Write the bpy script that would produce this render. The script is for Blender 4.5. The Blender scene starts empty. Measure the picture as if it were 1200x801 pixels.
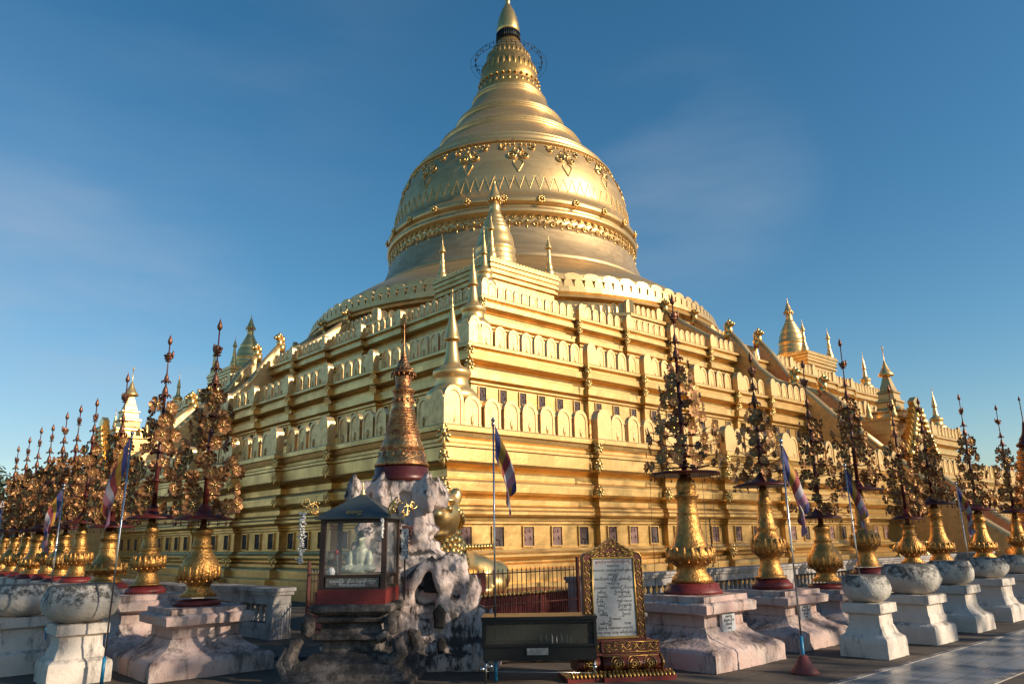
import bpy, bmesh, math, random
from math import sin, cos, pi, radians, sqrt, atan2
from mathutils import Vector, Matrix, noise

S = bpy.context.scene
C = S.collection
R = random.Random(7)

# ------------------------------------------------------------------ camera
FPX, PIT, ROL, YAW, EYE = 898.0, radians(14.55), radians(-0.975), radians(47.75), 1.6
fh = Vector((cos(YAW), sin(YAW), 0)); rt = Vector((sin(YAW), -cos(YAW), 0)); zz = Vector((0, 0, 1))
fw = fh * cos(PIT) + zz * sin(PIT); up = -fh * sin(PIT) + zz * cos(PIT)
cx = rt * cos(ROL) + up * sin(ROL); cy = -rt * sin(ROL) + up * cos(ROL)
cam = bpy.data.cameras.new("camera"); camo = bpy.data.objects.new("camera", cam); C.objects.link(camo)
M = Matrix((cx, cy, -fw)).transposed().to_4x4(); M.translation = (0, 0, EYE)
camo.matrix_world = M
cam.sensor_width = 36; cam.lens = FPX / 1200 * 36; cam.clip_start = 0.05; cam.clip_end = 3000
S.camera = camo

# ------------------------------------------------------------------ light
SUN_AZ, SUN_EL = radians(-66), radians(24)          # direction towards the sun
sd = Vector((cos(SUN_AZ) * cos(SUN_EL), sin(SUN_AZ) * cos(SUN_EL), sin(SUN_EL)))
sun = bpy.data.lights.new("sun", 'SUN'); sun.energy = 4.3; sun.angle = radians(0.6); sun.color = (1.0, 0.86, 0.66)
suno = bpy.data.objects.new("sun", sun); C.objects.link(suno)
suno.rotation_euler = sd.to_track_quat('Z', 'Y').to_euler()
W = bpy.data.worlds.new("World"); S.world = W; W.use_nodes = True
nt = W.node_tree; nt.nodes.clear()
wo = nt.nodes.new('ShaderNodeOutputWorld'); bg = nt.nodes.new('ShaderNodeBackground'); bg.inputs[1].default_value = 0.105
sky = nt.nodes.new('ShaderNodeTexSky'); sky.sky_type = 'NISHITA'; sky.sun_disc = False
sky.sun_elevation = SUN_EL; sky.sun_rotation = pi / 2 - SUN_AZ; sky.air_density = 1.0; sky.dust_density = 0.6; sky.ozone_density = 1.6
# thin high cloud veils over the clear sky
tc = nt.nodes.new('ShaderNodeTexCoord'); mp = nt.nodes.new('ShaderNodeMapping'); mp.inputs['Scale'].default_value = (1.2, 1.2, 5.0)
mp.inputs['Rotation'].default_value = (radians(18), radians(-14), 0)
mp.inputs['Location'].default_value = (0.35, 0.2, 0.1)
n1 = nt.nodes.new('ShaderNodeTexNoise'); n1.inputs['Scale'].default_value = 1.6; n1.inputs['Detail'].default_value = 5; n1.inputs['Roughness'].default_value = 0.5
cr = nt.nodes.new('ShaderNodeValToRGB'); cr.color_ramp.elements[0].position = 0.36; cr.color_ramp.elements[1].position = 0.66
cr.color_ramp.elements[0].color = (0, 0, 0, 1); cr.color_ramp.elements[1].color = (0.75, 0.75, 0.75, 1)
mx = nt.nodes.new('ShaderNodeMixRGB'); mx.inputs[2].default_value = (3.3, 3.9, 4.8, 1)
hs = nt.nodes.new('ShaderNodeHueSaturation'); hs.inputs['Saturation'].default_value = 1.34; hs.inputs['Hue'].default_value = 0.490
L = nt.links.new
L(tc.outputs['Generated'], mp.inputs[0]); L(mp.outputs[0], n1.inputs[0]); L(n1.outputs[0], cr.inputs[0])
L(sky.outputs[0], hs.inputs['Color']); L(hs.outputs[0], mx.inputs[1])
msum = None
for dv, lo_, amp in (((0.157, 0.970, 0.185), .955, .85), ((0.753, 0.507, 0.419), .982, .42), ((0.214, 0.788, 0.577), .93, .15)):   # where the cloud banks stand in the sky
    dt = nt.nodes.new('ShaderNodeVectorMath'); dt.operation = 'DOT_PRODUCT'; dt.inputs[1].default_value = dv; L(tc.outputs['Generated'], dt.inputs[0])
    mr = nt.nodes.new('ShaderNodeMapRange'); mr.interpolation_type = 'SMOOTHSTEP'; mr.inputs[1].default_value = lo_; mr.inputs[2].default_value = 1.0; mr.inputs[4].default_value = amp; L(dt.outputs['Value'], mr.inputs[0])
    if msum is None: msum = mr.outputs[0]
    else:
        ad_ = nt.nodes.new('ShaderNodeMath'); ad_.operation = 'ADD'; L(msum, ad_.inputs[0]); L(mr.outputs[0], ad_.inputs[1]); msum = ad_.outputs[0]
ml = nt.nodes.new('ShaderNodeMath'); ml.operation = 'MULTIPLY'; L(cr.outputs[0], ml.inputs[0]); L(msum, ml.inputs[1]); L(ml.outputs[0], mx.inputs[0])
L(mx.outputs[0], bg.inputs[0]); L(bg.outputs[0], wo.inputs[0])
vs = S.view_settings; vs.view_transform = 'Standard'; vs.look = 'None'; vs.exposure = 0.32; vs.gamma = 1.0
S.cycles.max_bounces = 6; S.cycles.diffuse_bounces = 3; S.cycles.glossy_bounces = 3; S.cycles.transmission_bounces = 4
S.cycles.transparent_max_bounces = 8; S.cycles.caustics_reflective = False; S.cycles.caustics_refractive = False

# ------------------------------------------------------------------ materials
def mat(name, col, rough=0.6, metal=0.0, var=0.0, vscale=4.0, bump=0.0, bscale=30.0, stain=None, samt=0.5, sscale=3.0,
        upb=0.0, plates=0.0, pscale=1.0, spec=0.5, rvar=0.0, col2=None, thr=0.55, sstretch=1.0, trans=0.0, alpha=1.0, sw=0.15):
    m = bpy.data.materials.new(name); m.use_nodes = True
    t = m.node_tree; N = t.nodes; K = t.links.new; b = N['Principled BSDF']
    b.inputs['Roughness'].default_value = rough; b.inputs['Metallic'].default_value = metal
    b.inputs['Specular IOR Level'].default_value = spec
    if trans: b.inputs['Transmission Weight'].default_value = trans
    if alpha < 1: b.inputs['Alpha'].default_value = alpha
    tc = N.new('ShaderNodeTexCoord')
    rgb = N.new('ShaderNodeRGB'); rgb.outputs[0].default_value = (*col, 1); cur = rgb.outputs[0]
    vn = None
    if var or rvar or col2:
        vn = N.new('ShaderNodeTexNoise'); vn.inputs['Scale'].default_value = vscale; vn.inputs['Detail'].default_value = 6; vn.inputs['Roughness'].default_value = 0.62
        K(tc.outputs['Object'], vn.inputs[0])
    if var or col2:
        r = N.new('ShaderNodeMapRange'); r.inputs[1].default_value = 0.3; r.inputs[2].default_value = 0.7
        K(vn.outputs[0], r.inputs[0])
        m2 = N.new('ShaderNodeMixRGB'); c2 = col2 or tuple(c * (1 - var) for c in col)
        m2.inputs[2].default_value = (*c2, 1); K(r.outputs[0], m2.inputs[0]); K(cur, m2.inputs[1]); cur = m2.outputs[0]
    if plates:
        mp = N.new('ShaderNodeMapping'); mp.inputs['Scale'].default_value = (pscale, pscale, pscale)
        K(tc.outputs['Object'], mp.inputs[0])
        sx = N.new('ShaderNodeSeparateXYZ'); K(mp.outputs[0], sx.inputs[0])
        ad = N.new('ShaderNodeMath'); ad.operation = 'ADD'; K(sx.outputs[0], ad.inputs[0]); K(sx.outputs[1], ad.inputs[1])
        cb = N.new('ShaderNodeCombineXYZ'); K(ad.outputs[0], cb.inputs[0]); K(sx.outputs[2], cb.inputs[1])
        bk = N.new('ShaderNodeTexBrick'); bk.inputs['Scale'].default_value = 1.0; bk.inputs['Mortar Size'].default_value = 0.006
        bk.inputs['Brick Width'].default_value = 0.5; bk.inputs['Row Height'].default_value = 0.3
        g = 1 - plates
        bk.inputs['Color1'].default_value = (1, 1, 1, 1); bk.inputs['Color2'].default_value = (g, g * 0.97, g * 0.92, 1); bk.inputs['Mortar'].default_value = (g * .8, g * .75, g * .7, 1)
        K(cb.outputs[0], bk.inputs[0])
        mm = N.new('ShaderNodeMixRGB'); mm.blend_type = 'MULTIPLY'; mm.inputs[0].default_value = 1; K(cur, mm.inputs[1]); K(bk.outputs[0], mm.inputs[2]); cur = mm.outputs[0]
    if stain:
        sm = N.new('ShaderNodeMapping'); sm.inputs['Scale'].default_value = (1, 1, sstretch); K(tc.outputs['Object'], sm.inputs[0])
        sn = N.new('ShaderNodeTexNoise'); sn.inputs['Scale'].default_value = sscale; sn.inputs['Detail'].default_value = 12; sn.inputs['Roughness'].default_value = 0.80
        K(sm.outputs[0], sn.inputs[0])
        v = sn.outputs[0]
        if upb:
            ge = N.new('ShaderNodeNewGeometry'); sz = N.new('ShaderNodeSeparateXYZ'); K(ge.outputs['Normal'], sz.inputs[0])
            ma = N.new('ShaderNodeMath'); ma.operation = 'MULTIPLY_ADD'; K(sz.outputs[2], ma.inputs[0]); ma.inputs[1].default_value = upb; K(v, ma.inputs[2]); v = ma.outputs[0]
        rp = N.new('ShaderNodeMapRange'); rp.inputs[1].default_value = thr - 0.01; rp.inputs[2].default_value = thr + sw; rp.inputs[4].default_value = samt
        K(v, rp.inputs[0]); m3 = N.new('ShaderNodeMixRGB'); m3.inputs[2].default_value = (*stain, 1)
        K(rp.outputs[0], m3.inputs[0]); K(cur, m3.inputs[1]); cur = m3.outputs[0]
    K(cur, b.inputs['Base Color'])
    if rvar:
        rr = N.new('ShaderNodeMapRange'); rr.inputs[1].default_value = 0.3; rr.inputs[2].default_value = 0.7
        rr.inputs[3].default_value = max(0.05, rough - rvar); rr.inputs[4].default_value = rough + rvar
        K(vn.outputs[0], rr.inputs[0]); K(rr.outputs[0], b.inputs['Roughness'])
    if bump:
        bn = N.new('ShaderNodeTexNoise'); bn.inputs['Scale'].default_value = bscale; bn.inputs['Detail'].default_value = 4
        K(tc.outputs['Object'], bn.inputs[0]); bp = N.new('ShaderNodeBump'); bp.inputs['Strength'].default_value = bump; bp.inputs['Distance'].default_value = 0.02
        K(bn.outputs[0], bp.inputs['Height']); K(bp.outputs[0], b.inputs['Normal'])
    return m

GOLD = mat("gold_leaf_wall", (0.88, 0.56, 0.22), 0.38, 0.84, var=0.30, vscale=0.9, bump=0.40, bscale=5, plates=0.18, pscale=1.0, rvar=0.08,
           stain=(0.36, 0.28, 0.15), samt=0.55, sscale=1.3, thr=0.56, sstretch=.5)
GOLDP = mat("gold_parapet", (0.80, 0.53, 0.24), 0.46, 0.78, var=0.28, vscale=5, bump=0.25, bscale=22, rvar=0.08,
            stain=(0.33, 0.28, 0.17), samt=0.45, sscale=3.5, thr=0.58)
GOLDS = mat("gold_polished", (0.90, 0.57, 0.22), 0.36, 0.80, var=0.12, vscale=6, bump=0.12, bscale=18, rvar=0.07)
GOLDB = mat("gold_bell_plates", (0.84, 0.56, 0.25), 0.43, 0.85, var=0.26, vscale=0.6, bump=0.25, bscale=5, plates=0.16, pscale=0.55, rvar=0.07)
GOLDD = mat("tarnished_bell_plates", (0.66, 0.46, 0.24), 0.46, 0.75, var=0.2, vscale=0.8, bump=0.15, bscale=14, plates=0.22, pscale=1.5, rvar=0.06)
GOLDO = mat("gold_ornament", (0.88, 0.56, 0.20), 0.30, 0.9, var=0.2, vscale=8, rvar=0.08)
BRZ = mat("red_bronze", (0.26, 0.10, 0.05), 0.4, 0.6, var=.5, vscale=20)
VASE = mat("gold_vase", (0.64, 0.32, 0.09), 0.42, 0.88, var=0.45, vscale=14, bump=0.7, bscale=34, rvar=0.1, stain=(0.16, 0.03, 0.015), samt=0.75, sscale=11, thr=0.53)
LEAFM = mat("bronze_flower", (0.38, 0.185, 0.06), 0.46, 0.55, col2=(0.17, 0.065, 0.03), vscale=9, rvar=0.1)
LEAFG = mat("gilded_flower_heart", (0.85, 0.55, 0.18), 0.22, 0.95)
TRUNK = mat("dark_red_lacquer", (0.11, 0.018, 0.014), 0.38, 0.1, var=0.4, vscale=12)
REDP = mat("red_paint", (0.20, 0.022, 0.018), 0.5, 0.0, var=0.4, vscale=8, bump=0.2, stain=(0.34, 0.26, 0.22), samt=0.5, sscale=6, thr=0.66)
REDC = mat("red_stair", (0.20, 0.04, 0.035), 0.6, 0, var=0.3, vscale=3)
PINK = mat("pink_plaster", (0.56, 0.36, 0.31), 0.85, 0, col2=(0.56, 0.45, 0.40), vscale=3.2, bump=0.5, bscale=24, stain=(0.10, 0.065, 0.055), samt=0.9, sscale=3.4, upb=0.06, thr=0.515, sstretch=0.3, sw=.12)
WHITEP = mat("whitewash", (0.72, 0.62, 0.53), 0.85, 0, var=0.18, vscale=4, bump=0.5, bscale=24, stain=(0.10, 0.085, 0.07), samt=0.85, sscale=3.6, upb=0.09, thr=0.54, sstretch=0.3, sw=.12)
BOWLM = mat("bowl_plaster", (0.60, 0.54, 0.47), 0.85, 0, var=0.2, vscale=5, bump=0.5, bscale=26, stain=(0.05, 0.045, 0.038), samt=0.92, sscale=11, upb=0.17, thr=0.52, sw=.10)
RUIN = mat("weathered_plaster", (0.70, 0.60, 0.55), 0.9, 0, col2=(0.60, 0.44, 0.39), vscale=2.6, bump=0.8, bscale=18, stain=(0.032, 0.026, 0.023), samt=0.97, sscale=2.4, upb=0.12, thr=0.515, sstretch=0.35, sw=.08)
RUIND = mat("sooty_plaster", (0.22, 0.18, 0.16), 0.9, 0, var=0.4, vscale=4, bump=0.8, bscale=20, stain=(0.022, 0.019, 0.018), samt=0.95, sscale=3.0, upb=0.06, thr=0.42)
WALLW = mat("old_wall_plaster", (0.50, 0.44, 0.40), 0.88, 0, var=0.3, vscale=3, bump=0.5, bscale=20, stain=(0.08, 0.065, 0.06), samt=0.9, sscale=2.5, upb=0.12, thr=0.50, sstretch=0.45)
BLACK = mat("black_metal", (0.02, 0.02, 0.021), 0.45, 0.5, var=0.3, vscale=10)
SOOT = mat("soot", (0.012, 0.011, 0.011), 0.9)
STEEL = mat("steel", (0.45, 0.45, 0.46), 0.25, 1.0)
GLASSY = mat("dusty_glass", (0.75, 0.80, 0.80), 0.06, 0, alpha=0.07, spec=0.5)
ROOFG = mat("grey_green_sheet_roof", (0.060, 0.075, 0.078), 0.45, 0.2, var=0.25, vscale=7)
BROWN = mat("brown_wood", (0.055, 0.028, 0.018), 0.5, 0, var=0.3, vscale=10)
PLAQ = mat("plaque_stone", (0.12, 0.065, 0.05), 0.7, 0, col2=(0.045, 0.038, 0.04), vscale=7, bump=0.9, bscale=16)
PLAQ2 = mat("plaque_stone_pink", (0.30, 0.165, 0.135), 0.75, 0, col2=(0.14, 0.08, 0.07), vscale=5, bump=0.6, bscale=16)
TREEL = mat("leaf_green", (0.055, 0.085, 0.028), 0.6, 0, var=0.5, vscale=0.8)
TREET = mat("bark", (0.09, 0.065, 0.045), 0.9, 0, var=0.4)
MARB = mat("pale_marble", (0.60, 0.61, 0.63), 0.35, 0, var=0.2, vscale=12)
INK = mat("black_ink", (0.015, 0.015, 0.018), 0.7)
BLUEP = mat("blue_tape", (0.01, 0.17, 0.32), 0.4)
GREENP = mat("green_plastic", (0.01, 0.07, 0.05), 0.4)
SHEET = mat("grey_sheet", (0.23, 0.25, 0.26), 0.4, 0.3, var=0.2)
WHITEF = mat("white_petals", (0.75, 0.73, 0.70), 0.6)
PLANT = mat("plant_green", (0.03, 0.075, 0.02), 0.5)
ROSE = mat("red_petals", (0.35, 0.02, 0.02), 0.5)
GREY = mat("statue_pale", (0.46, 0.50, 0.40), 0.5, 0.1, var=0.4, vscale=30)
FB = mat("flag_blue", (0.05, 0.05, 0.17), 0.8); FY = mat("flag_yellow", (0.42, 0.22, 0.03), 0.8); FR = mat("flag_red", (0.26, 0.045, 0.045), 0.8)
FW = mat("flag_white", (0.42, 0.38, 0.40), 0.8); FO = mat("flag_pink", (0.40, 0.17, 0.22), 0.8)

# ------------------------------------------------------------------ mesh builder
WORK = bpy.data.scenes.new('work')          # empty helper scene: shapes are converted to meshes there, then it is removed
def work_dg():
    with bpy.context.temp_override(scene=WORK, view_layer=WORK.view_layers[0]):
        d = bpy.context.evaluated_depsgraph_get(); d.update(); return d
class MB:
    def __init__(s): s.v = []; s.f = []; s.m = []; s.s = []; s.mi = 0; s.T = None
    def vert(s, p):
        p = Vector(p)
        if s.T is not None: p = s.T @ p
        s.v.append(p); return len(s.v) - 1
    def face(s, ids, smooth=False): s.f.append(tuple(ids)); s.m.append(s.mi); s.s.append(smooth)
    def box(s, x0, y0, z0, x1, y1, z1):
        a = [s.vert((x, y, z)) for z in (z0, z1) for x, y in ((x0, y0), (x1, y0), (x1, y1), (x0, y1))]
        for q in ((3, 2, 1, 0), (4, 5, 6, 7), (0, 1, 5, 4), (1, 2, 6, 5), (2, 3, 7, 6), (3, 0, 4, 7)): s.face([a[i] for i in q])
    def lathe(s, prof, c=(0, 0, 0), seg=24, smooth=True, rot=0.0, sx=1, sy=1, a0=0, a1=2 * pi):
        full = abs(a1 - a0 - 2 * pi) < 1e-6; n = seg if full else seg + 1; rings = []
        for r, z in prof:
            if r < 1e-5: rings.append([s.vert((c[0], c[1], c[2] + z))])
            else: rings.append([s.vert((c[0] + sx * r * cos(rot + a0 + (a1 - a0) * i / seg), c[1] + sy * r * sin(rot + a0 + (a1 - a0) * i / seg), c[2] + z)) for i in range(n)])
        for a, b in zip(rings, rings[1:]):
            for i in range(seg):
                j = (i + 1) % n if full else i + 1
                if len(a) == 1 and len(b) == 1: continue
                if len(a) == 1: s.face((a[0], b[j], b[i]), smooth)
                elif len(b) == 1: s.face((a[i], a[j], b[0]), smooth)
                else: s.face((a[i], a[j], b[j], b[i]), smooth)
        if full:
            if len(rings[0]) > 1: s.face(list(reversed(rings[0])))
            if len(rings[-1]) > 1: s.face(rings[-1])
    def prism(s, poly, z0, z1):     # poly in xy, extruded in z
        a = [s.vert((x, y, z0)) for x, y in poly]; b = [s.vert((x, y, z1)) for x, y in poly]; n = len(poly)
        s.face(list(reversed(a))); s.face(b)
        for i in range(n): s.face((a[i], a[(i + 1) % n], b[(i + 1) % n], b[i]))
    def slab(s, pts, o, u, w, nrm, t):  # 2d pts (a,b) -> o + a*u + b*w, thickness t along nrm
        o, u, w, nrm = Vector(o), Vector(u), Vector(w), Vector(nrm)
        a = [s.vert(o + u * p + w * q) for p, q in pts]; b = [s.vert(o + u * p + w * q + nrm * t) for p, q in pts]; n = len(pts)
        s.face(list(reversed(a))); s.face(b)
        for i in range(n): s.face((a[i], a[(i + 1) % n], b[(i + 1) % n], b[i]))
    def tube(s, pts, r, seg=6, smooth=True, cap=True):
        pts = [Vector(p) for p in pts]; rr = r if isinstance(r, (list, tuple)) else [r] * len(pts); rings = []
        ref = Vector((0.3, 0.2, 1)) if abs((pts[-1] - pts[0]).normalized().z) < 0.8 else Vector((1, 0.2, 0))
        for i, p in enumerate(pts):
            d = (pts[min(i + 1, len(pts) - 1)] - pts[max(i - 1, 0)]).normalized()
            x = d.cross(ref).normalized(); y = d.cross(x)
            rings.append([s.vert(p + (x * cos(2 * pi * k / seg) + y * sin(2 * pi * k / seg)) * rr[i]) for k in range(seg)])
        for a, b in zip(rings, rings[1:]):
            for k in range(seg): s.face((a[k], a[(k + 1) % seg], b[(k + 1) % seg], b[k]), smooth)
        if cap: s.face(list(reversed(rings[0]))); s.face(rings[-1])
    def ell(s, c, r, rot=None, seg=10, rings=7):
        rot = rot or Matrix.Identity(3); c = Vector(c); r = (r, r, r) if isinstance(r, (int, float)) else r; R_ = []
        for i in range(rings + 1):
            t = pi * i / rings; q = sin(t); n = 1 if i in (0, rings) else seg
            R_.append([s.vert(c + rot @ Vector((r[0] * q * cos(2 * pi * k / seg), r[1] * q * sin(2 * pi * k / seg), -r[2] * cos(t)))) for k in range(n)])
        for a, b in zip(R_, R_[1:]):
            for k in range(seg):
                j = (k + 1) % seg
                if len(a) == 1: s.face((a[0], b[j], b[k]), True)
                elif len(b) == 1: s.face((a[k], a[j], b[0]), True)
                else: s.face((a[k], a[j], b[j], b[k]), True)
    def mesh(s, name, mats, fix=True):
        me = bpy.data.meshes.new(name); me.from_pydata(s.v, [], s.f)
        for m in (mats if isinstance(mats, (list, tuple)) else [mats]): me.materials.append(m)
        me.polygons.foreach_set('material_index', s.m); me.polygons.foreach_set('use_smooth', s.s)
        if fix:
            bm = bmesh.new(); bm.from_mesh(me); bmesh.ops.recalc_face_normals(bm, faces=bm.faces); bm.to_mesh(me); bm.free()
        me.update(); return me
    def obj(s, name, mats, parent=None, fix=True, loc=None):
        o = bpy.data.objects.new(name, s.mesh(name, mats, fix)); C.objects.link(o)
        if parent is not None: o.parent = parent
        if loc is not None: o.location = loc
        return o

def tag(o, label=None, cat=None, group=None, kind=None):
    if label: o['label'] = label
    if cat: o['category'] = cat
    if group: o['group'] = group
    if kind: o['kind'] = kind
    return o
def thing(name, label, cat, loc=(0, 0, 0), rz=0.0, group=None):
    o = bpy.data.objects.new(name, None); C.objects.link(o); o.location = loc; o.rotation_euler = (0, 0, rz); o.empty_display_size = 0.2
    return tag(o, label, cat, group)
def inst(name, me, parent=None, loc=(0, 0, 0), rot=None, scale=None):
    o = bpy.data.objects.new(name, me); C.objects.link(o); o.parent = parent; o.location = loc
    if rot is not None:
        if isinstance(rot, Matrix): o.rotation_euler = rot.to_euler()
        else: o.rotation_euler = rot
    if scale is not None: o.scale = (scale,) * 3 if isinstance(scale, (int, float)) else scale
    return o
def dup(o, parent=None, loc=None, rz=None):
    c = o.copy(); C.objects.link(c); c.parent = parent
    if loc is not None: c.location = loc
    if rz is not None: c.rotation_euler = (0, 0, rz)
    for ch in list(o.children): dup(ch, c)
    return c
def remesh_obj(mb, name, m, parent, voxel=0.03, smooth=3, disp=0.0, dscale=6.0, seed=0.0, flat=False):
    t = bpy.data.objects.new('tmp', mb.mesh('tmp', m)); WORK.collection.objects.link(t)
    md = t.modifiers.new('r', 'REMESH'); md.mode = 'VOXEL'; md.voxel_size = voxel
    if smooth: ms = t.modifiers.new('s', 'SMOOTH'); ms.iterations = smooth; ms.factor = 0.5
    dg = work_dg()
    me = bpy.data.meshes.new_from_object(t.evaluated_get(dg)); me.name = name
    old = t.data; bpy.data.objects.remove(t); bpy.data.meshes.remove(old)
    if disp:
        me.update(); off = Vector((seed, seed * 2, -seed))
        for v in me.vertices:
            n = noise.fractal(v.co * dscale + off, 1.0, 2.0, 3)
            v.co = v.co + v.normal * (n * disp)
    me.materials.clear(); me.materials.append(m)
    me.polygons.foreach_set('use_smooth', [not flat] * len(me.polygons)); me.update()
    o = bpy.data.objects.new(name, me); C.objects.link(o)
    if parent is not None: o.parent = parent
    return o
def text(name, body, size, m, parent, loc, rot, align='CENTER', ext=0.001, space=1.0):
    cu = bpy.data.curves.new(name, 'FONT'); cu.body = body; cu.size = size; cu.extrude = ext; cu.align_x = align; cu.space_line = space
    cu.materials.append(m)
    o = bpy.data.objects.new(name, cu); WORK.collection.objects.link(o); o.location = loc
    o.rotation_euler = rot.to_euler() if isinstance(rot, Matrix) else rot
    dg = work_dg()
    me = bpy.data.meshes.new_from_object(o.evaluated_get(dg)); me.name = name
    p = bpy.data.objects.new(name, me); C.objects.link(p); p.parent = parent; p.location = o.location; p.rotation_euler = o.rotation_euler
    bpy.data.objects.remove(o); return p

# ------------------------------------------------------------------ ground
g = MB(); g.box(-300, -300, -0.5, 600, 600, 0.0)
GR = mat("worn_concrete", (0.125, 0.088, 0.062), 0.9, 0, col2=(0.07, 0.052, 0.038), vscale=0.9, bump=0.4, bscale=14, stain=(0.17, 0.14, 0.115), samt=0.6, sscale=1.1, thr=0.58)
_n = GR.node_tree.nodes; _k = GR.node_tree.links.new; _b = _n['Principled BSDF']; _src = _b.inputs['Base Color'].links[0].from_socket
_tc = _n.new('ShaderNodeTexCoord'); _bk = _n.new('ShaderNodeTexBrick'); _bk.offset = 0.5; _bk.inputs['Scale'].default_value = 1; _bk.inputs['Brick Width'].default_value = 1.3; _bk.inputs['Row Height'].default_value = .9; _bk.inputs['Mortar Size'].default_value = .012
_bk.inputs['Color1'].default_value = (1, 1, 1, 1); _bk.inputs['Color2'].default_value = (.72, .72, .72, 1); _bk.inputs['Mortar'].default_value = (.35, .33, .3, 1)
_mm = _n.new('ShaderNodeMixRGB'); _mm.blend_type = 'MULTIPLY'; _mm.inputs[0].default_value = .8; _k(_tc.outputs['Object'], _bk.inputs[0]); _k(_src, _mm.inputs[1]); _k(_bk.outputs[0], _mm.inputs[2]); _k(_mm.outputs[0], _b.inputs['Base Color'])
tag(g.obj("ground", GR), kind='structure')
def tilemat():
    m = bpy.data.materials.new("glazed_floor_tiles"); m.use_nodes = True; t = m.node_tree; N = t.nodes; K = t.links.new; b = N['Principled BSDF']
    tc = N.new('ShaderNodeTexCoord'); bk = N.new('ShaderNodeTexBrick'); bk.offset = 0; bk.inputs['Scale'].default_value = 1
    bk.inputs['Brick Width'].default_value = 0.6; bk.inputs['Row Height'].default_value = 0.3; bk.inputs['Mortar Size'].default_value = 0.008
    bk.inputs['Color1'].default_value = (0.27, 0.265, 0.27, 1); bk.inputs['Color2'].default_value = (0.25, 0.26, 0.285, 1); bk.inputs['Mortar'].default_value = (0.09, 0.085, 0.08, 1)
    K(tc.outputs['Object'], bk.inputs[0])
    n = N.new('ShaderNodeTexNoise'); n.inputs['Scale'].default_value = 1.7; n.inputs['Detail'].default_value = 7; K(tc.outputs['Object'], n.inputs[0])
    r = N.new('ShaderNodeMapRange'); r.inputs[1].default_value = .3; r.inputs[2].default_value = .7; r.inputs[3].default_value = .18; r.inputs[4].default_value = .42; K(n.outputs[0], r.inputs[0]); K(r.outputs[0], b.inputs['Roughness'])
    mm = N.new('ShaderNodeMixRGB'); mm.blend_type = 'MULTIPLY'; mm.inputs[0].default_value = .5; K(bk.outputs[0], mm.inputs[1]); K(n.outputs[0], mm.inputs[2]); K(mm.outputs[0], b.inputs['Base Color'])
    bp = N.new('ShaderNodeBump'); bp.inputs['Strength'].default_value = 0.25; bp.inputs['Distance'].default_value = 0.004; K(bk.outputs['Fac'], bp.inputs['Height']); bp.invert = True; K(bp.outputs[0], b.inputs['Normal'])
    return m
g = MB(); g.box(-20, 3.30, 0.0, 90, 4.42, 0.006)
tag(g.obj("tiled_walkway", tilemat()), kind='structure')
g = MB(); g.box(-20, 3.20, 0.0, 90, 3.30, 0.012); g.box(-20, 4.42, 0.0, 90, 4.50, 0.012)
tag(g.obj("walkway_kerb", WALLW), kind='structure')

# ------------------------------------------------------------------ pagoda
PC = Vector((38.81, 42.54, 0))
pag = thing("pagoda", "huge gilded bell-shaped pagoda with terraces filling the middle of the photo", "pagoda", PC)

def plan(a, reds, st):
    """one quarter: redents at distances reds from the middle, each stepping outwards by st; full polygon CCW"""
    q = []; o = a; q.append((-a, -a))
    for r in reds: q.append((-r, -o)); o += st; q.append((-r, -o))
    h = q + [(-x, y) for x, y in reversed(q)][:-1]
    poly = []
    for k in range(4):
        c_, s_ = [(1, 0), (0, 1), (-1, 0), (0, -1)][k]
        poly += [(x * c_ - y * s_, x * s_ + y * c_) for x, y in h]
    return poly
def offs(poly, o):
    n = len(poly); out = []
    for i in range(n):
        p0, p1, p2 = Vector(poly[i - 1]), Vector(poly[i]), Vector(poly[(i + 1) % n])
        d1 = (p1 - p0).normalized(); d2 = (p2 - p1).normalized(); n1 = Vector((d1.y, -d1.x)); n2 = Vector((d2.y, -d2.x))
        out.append(p1 + (n1 + n2) * (o / (1 + n1.dot(n2))))
    return out
def sweep(mb, poly, prof, cap=True):
    rings = [[mb.vert((p.x, p.y, z)) for p in offs(poly, o)] for o, z in prof]; n = len(poly)
    for a, b in zip(rings, rings[1:]):
        for i in range(n): mb.face((a[i], b[i], b[(i + 1) % n], a[(i + 1) % n]))
    if cap: mb.face(rings[0]); mb.face(list(reversed(rings[-1])))

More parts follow.
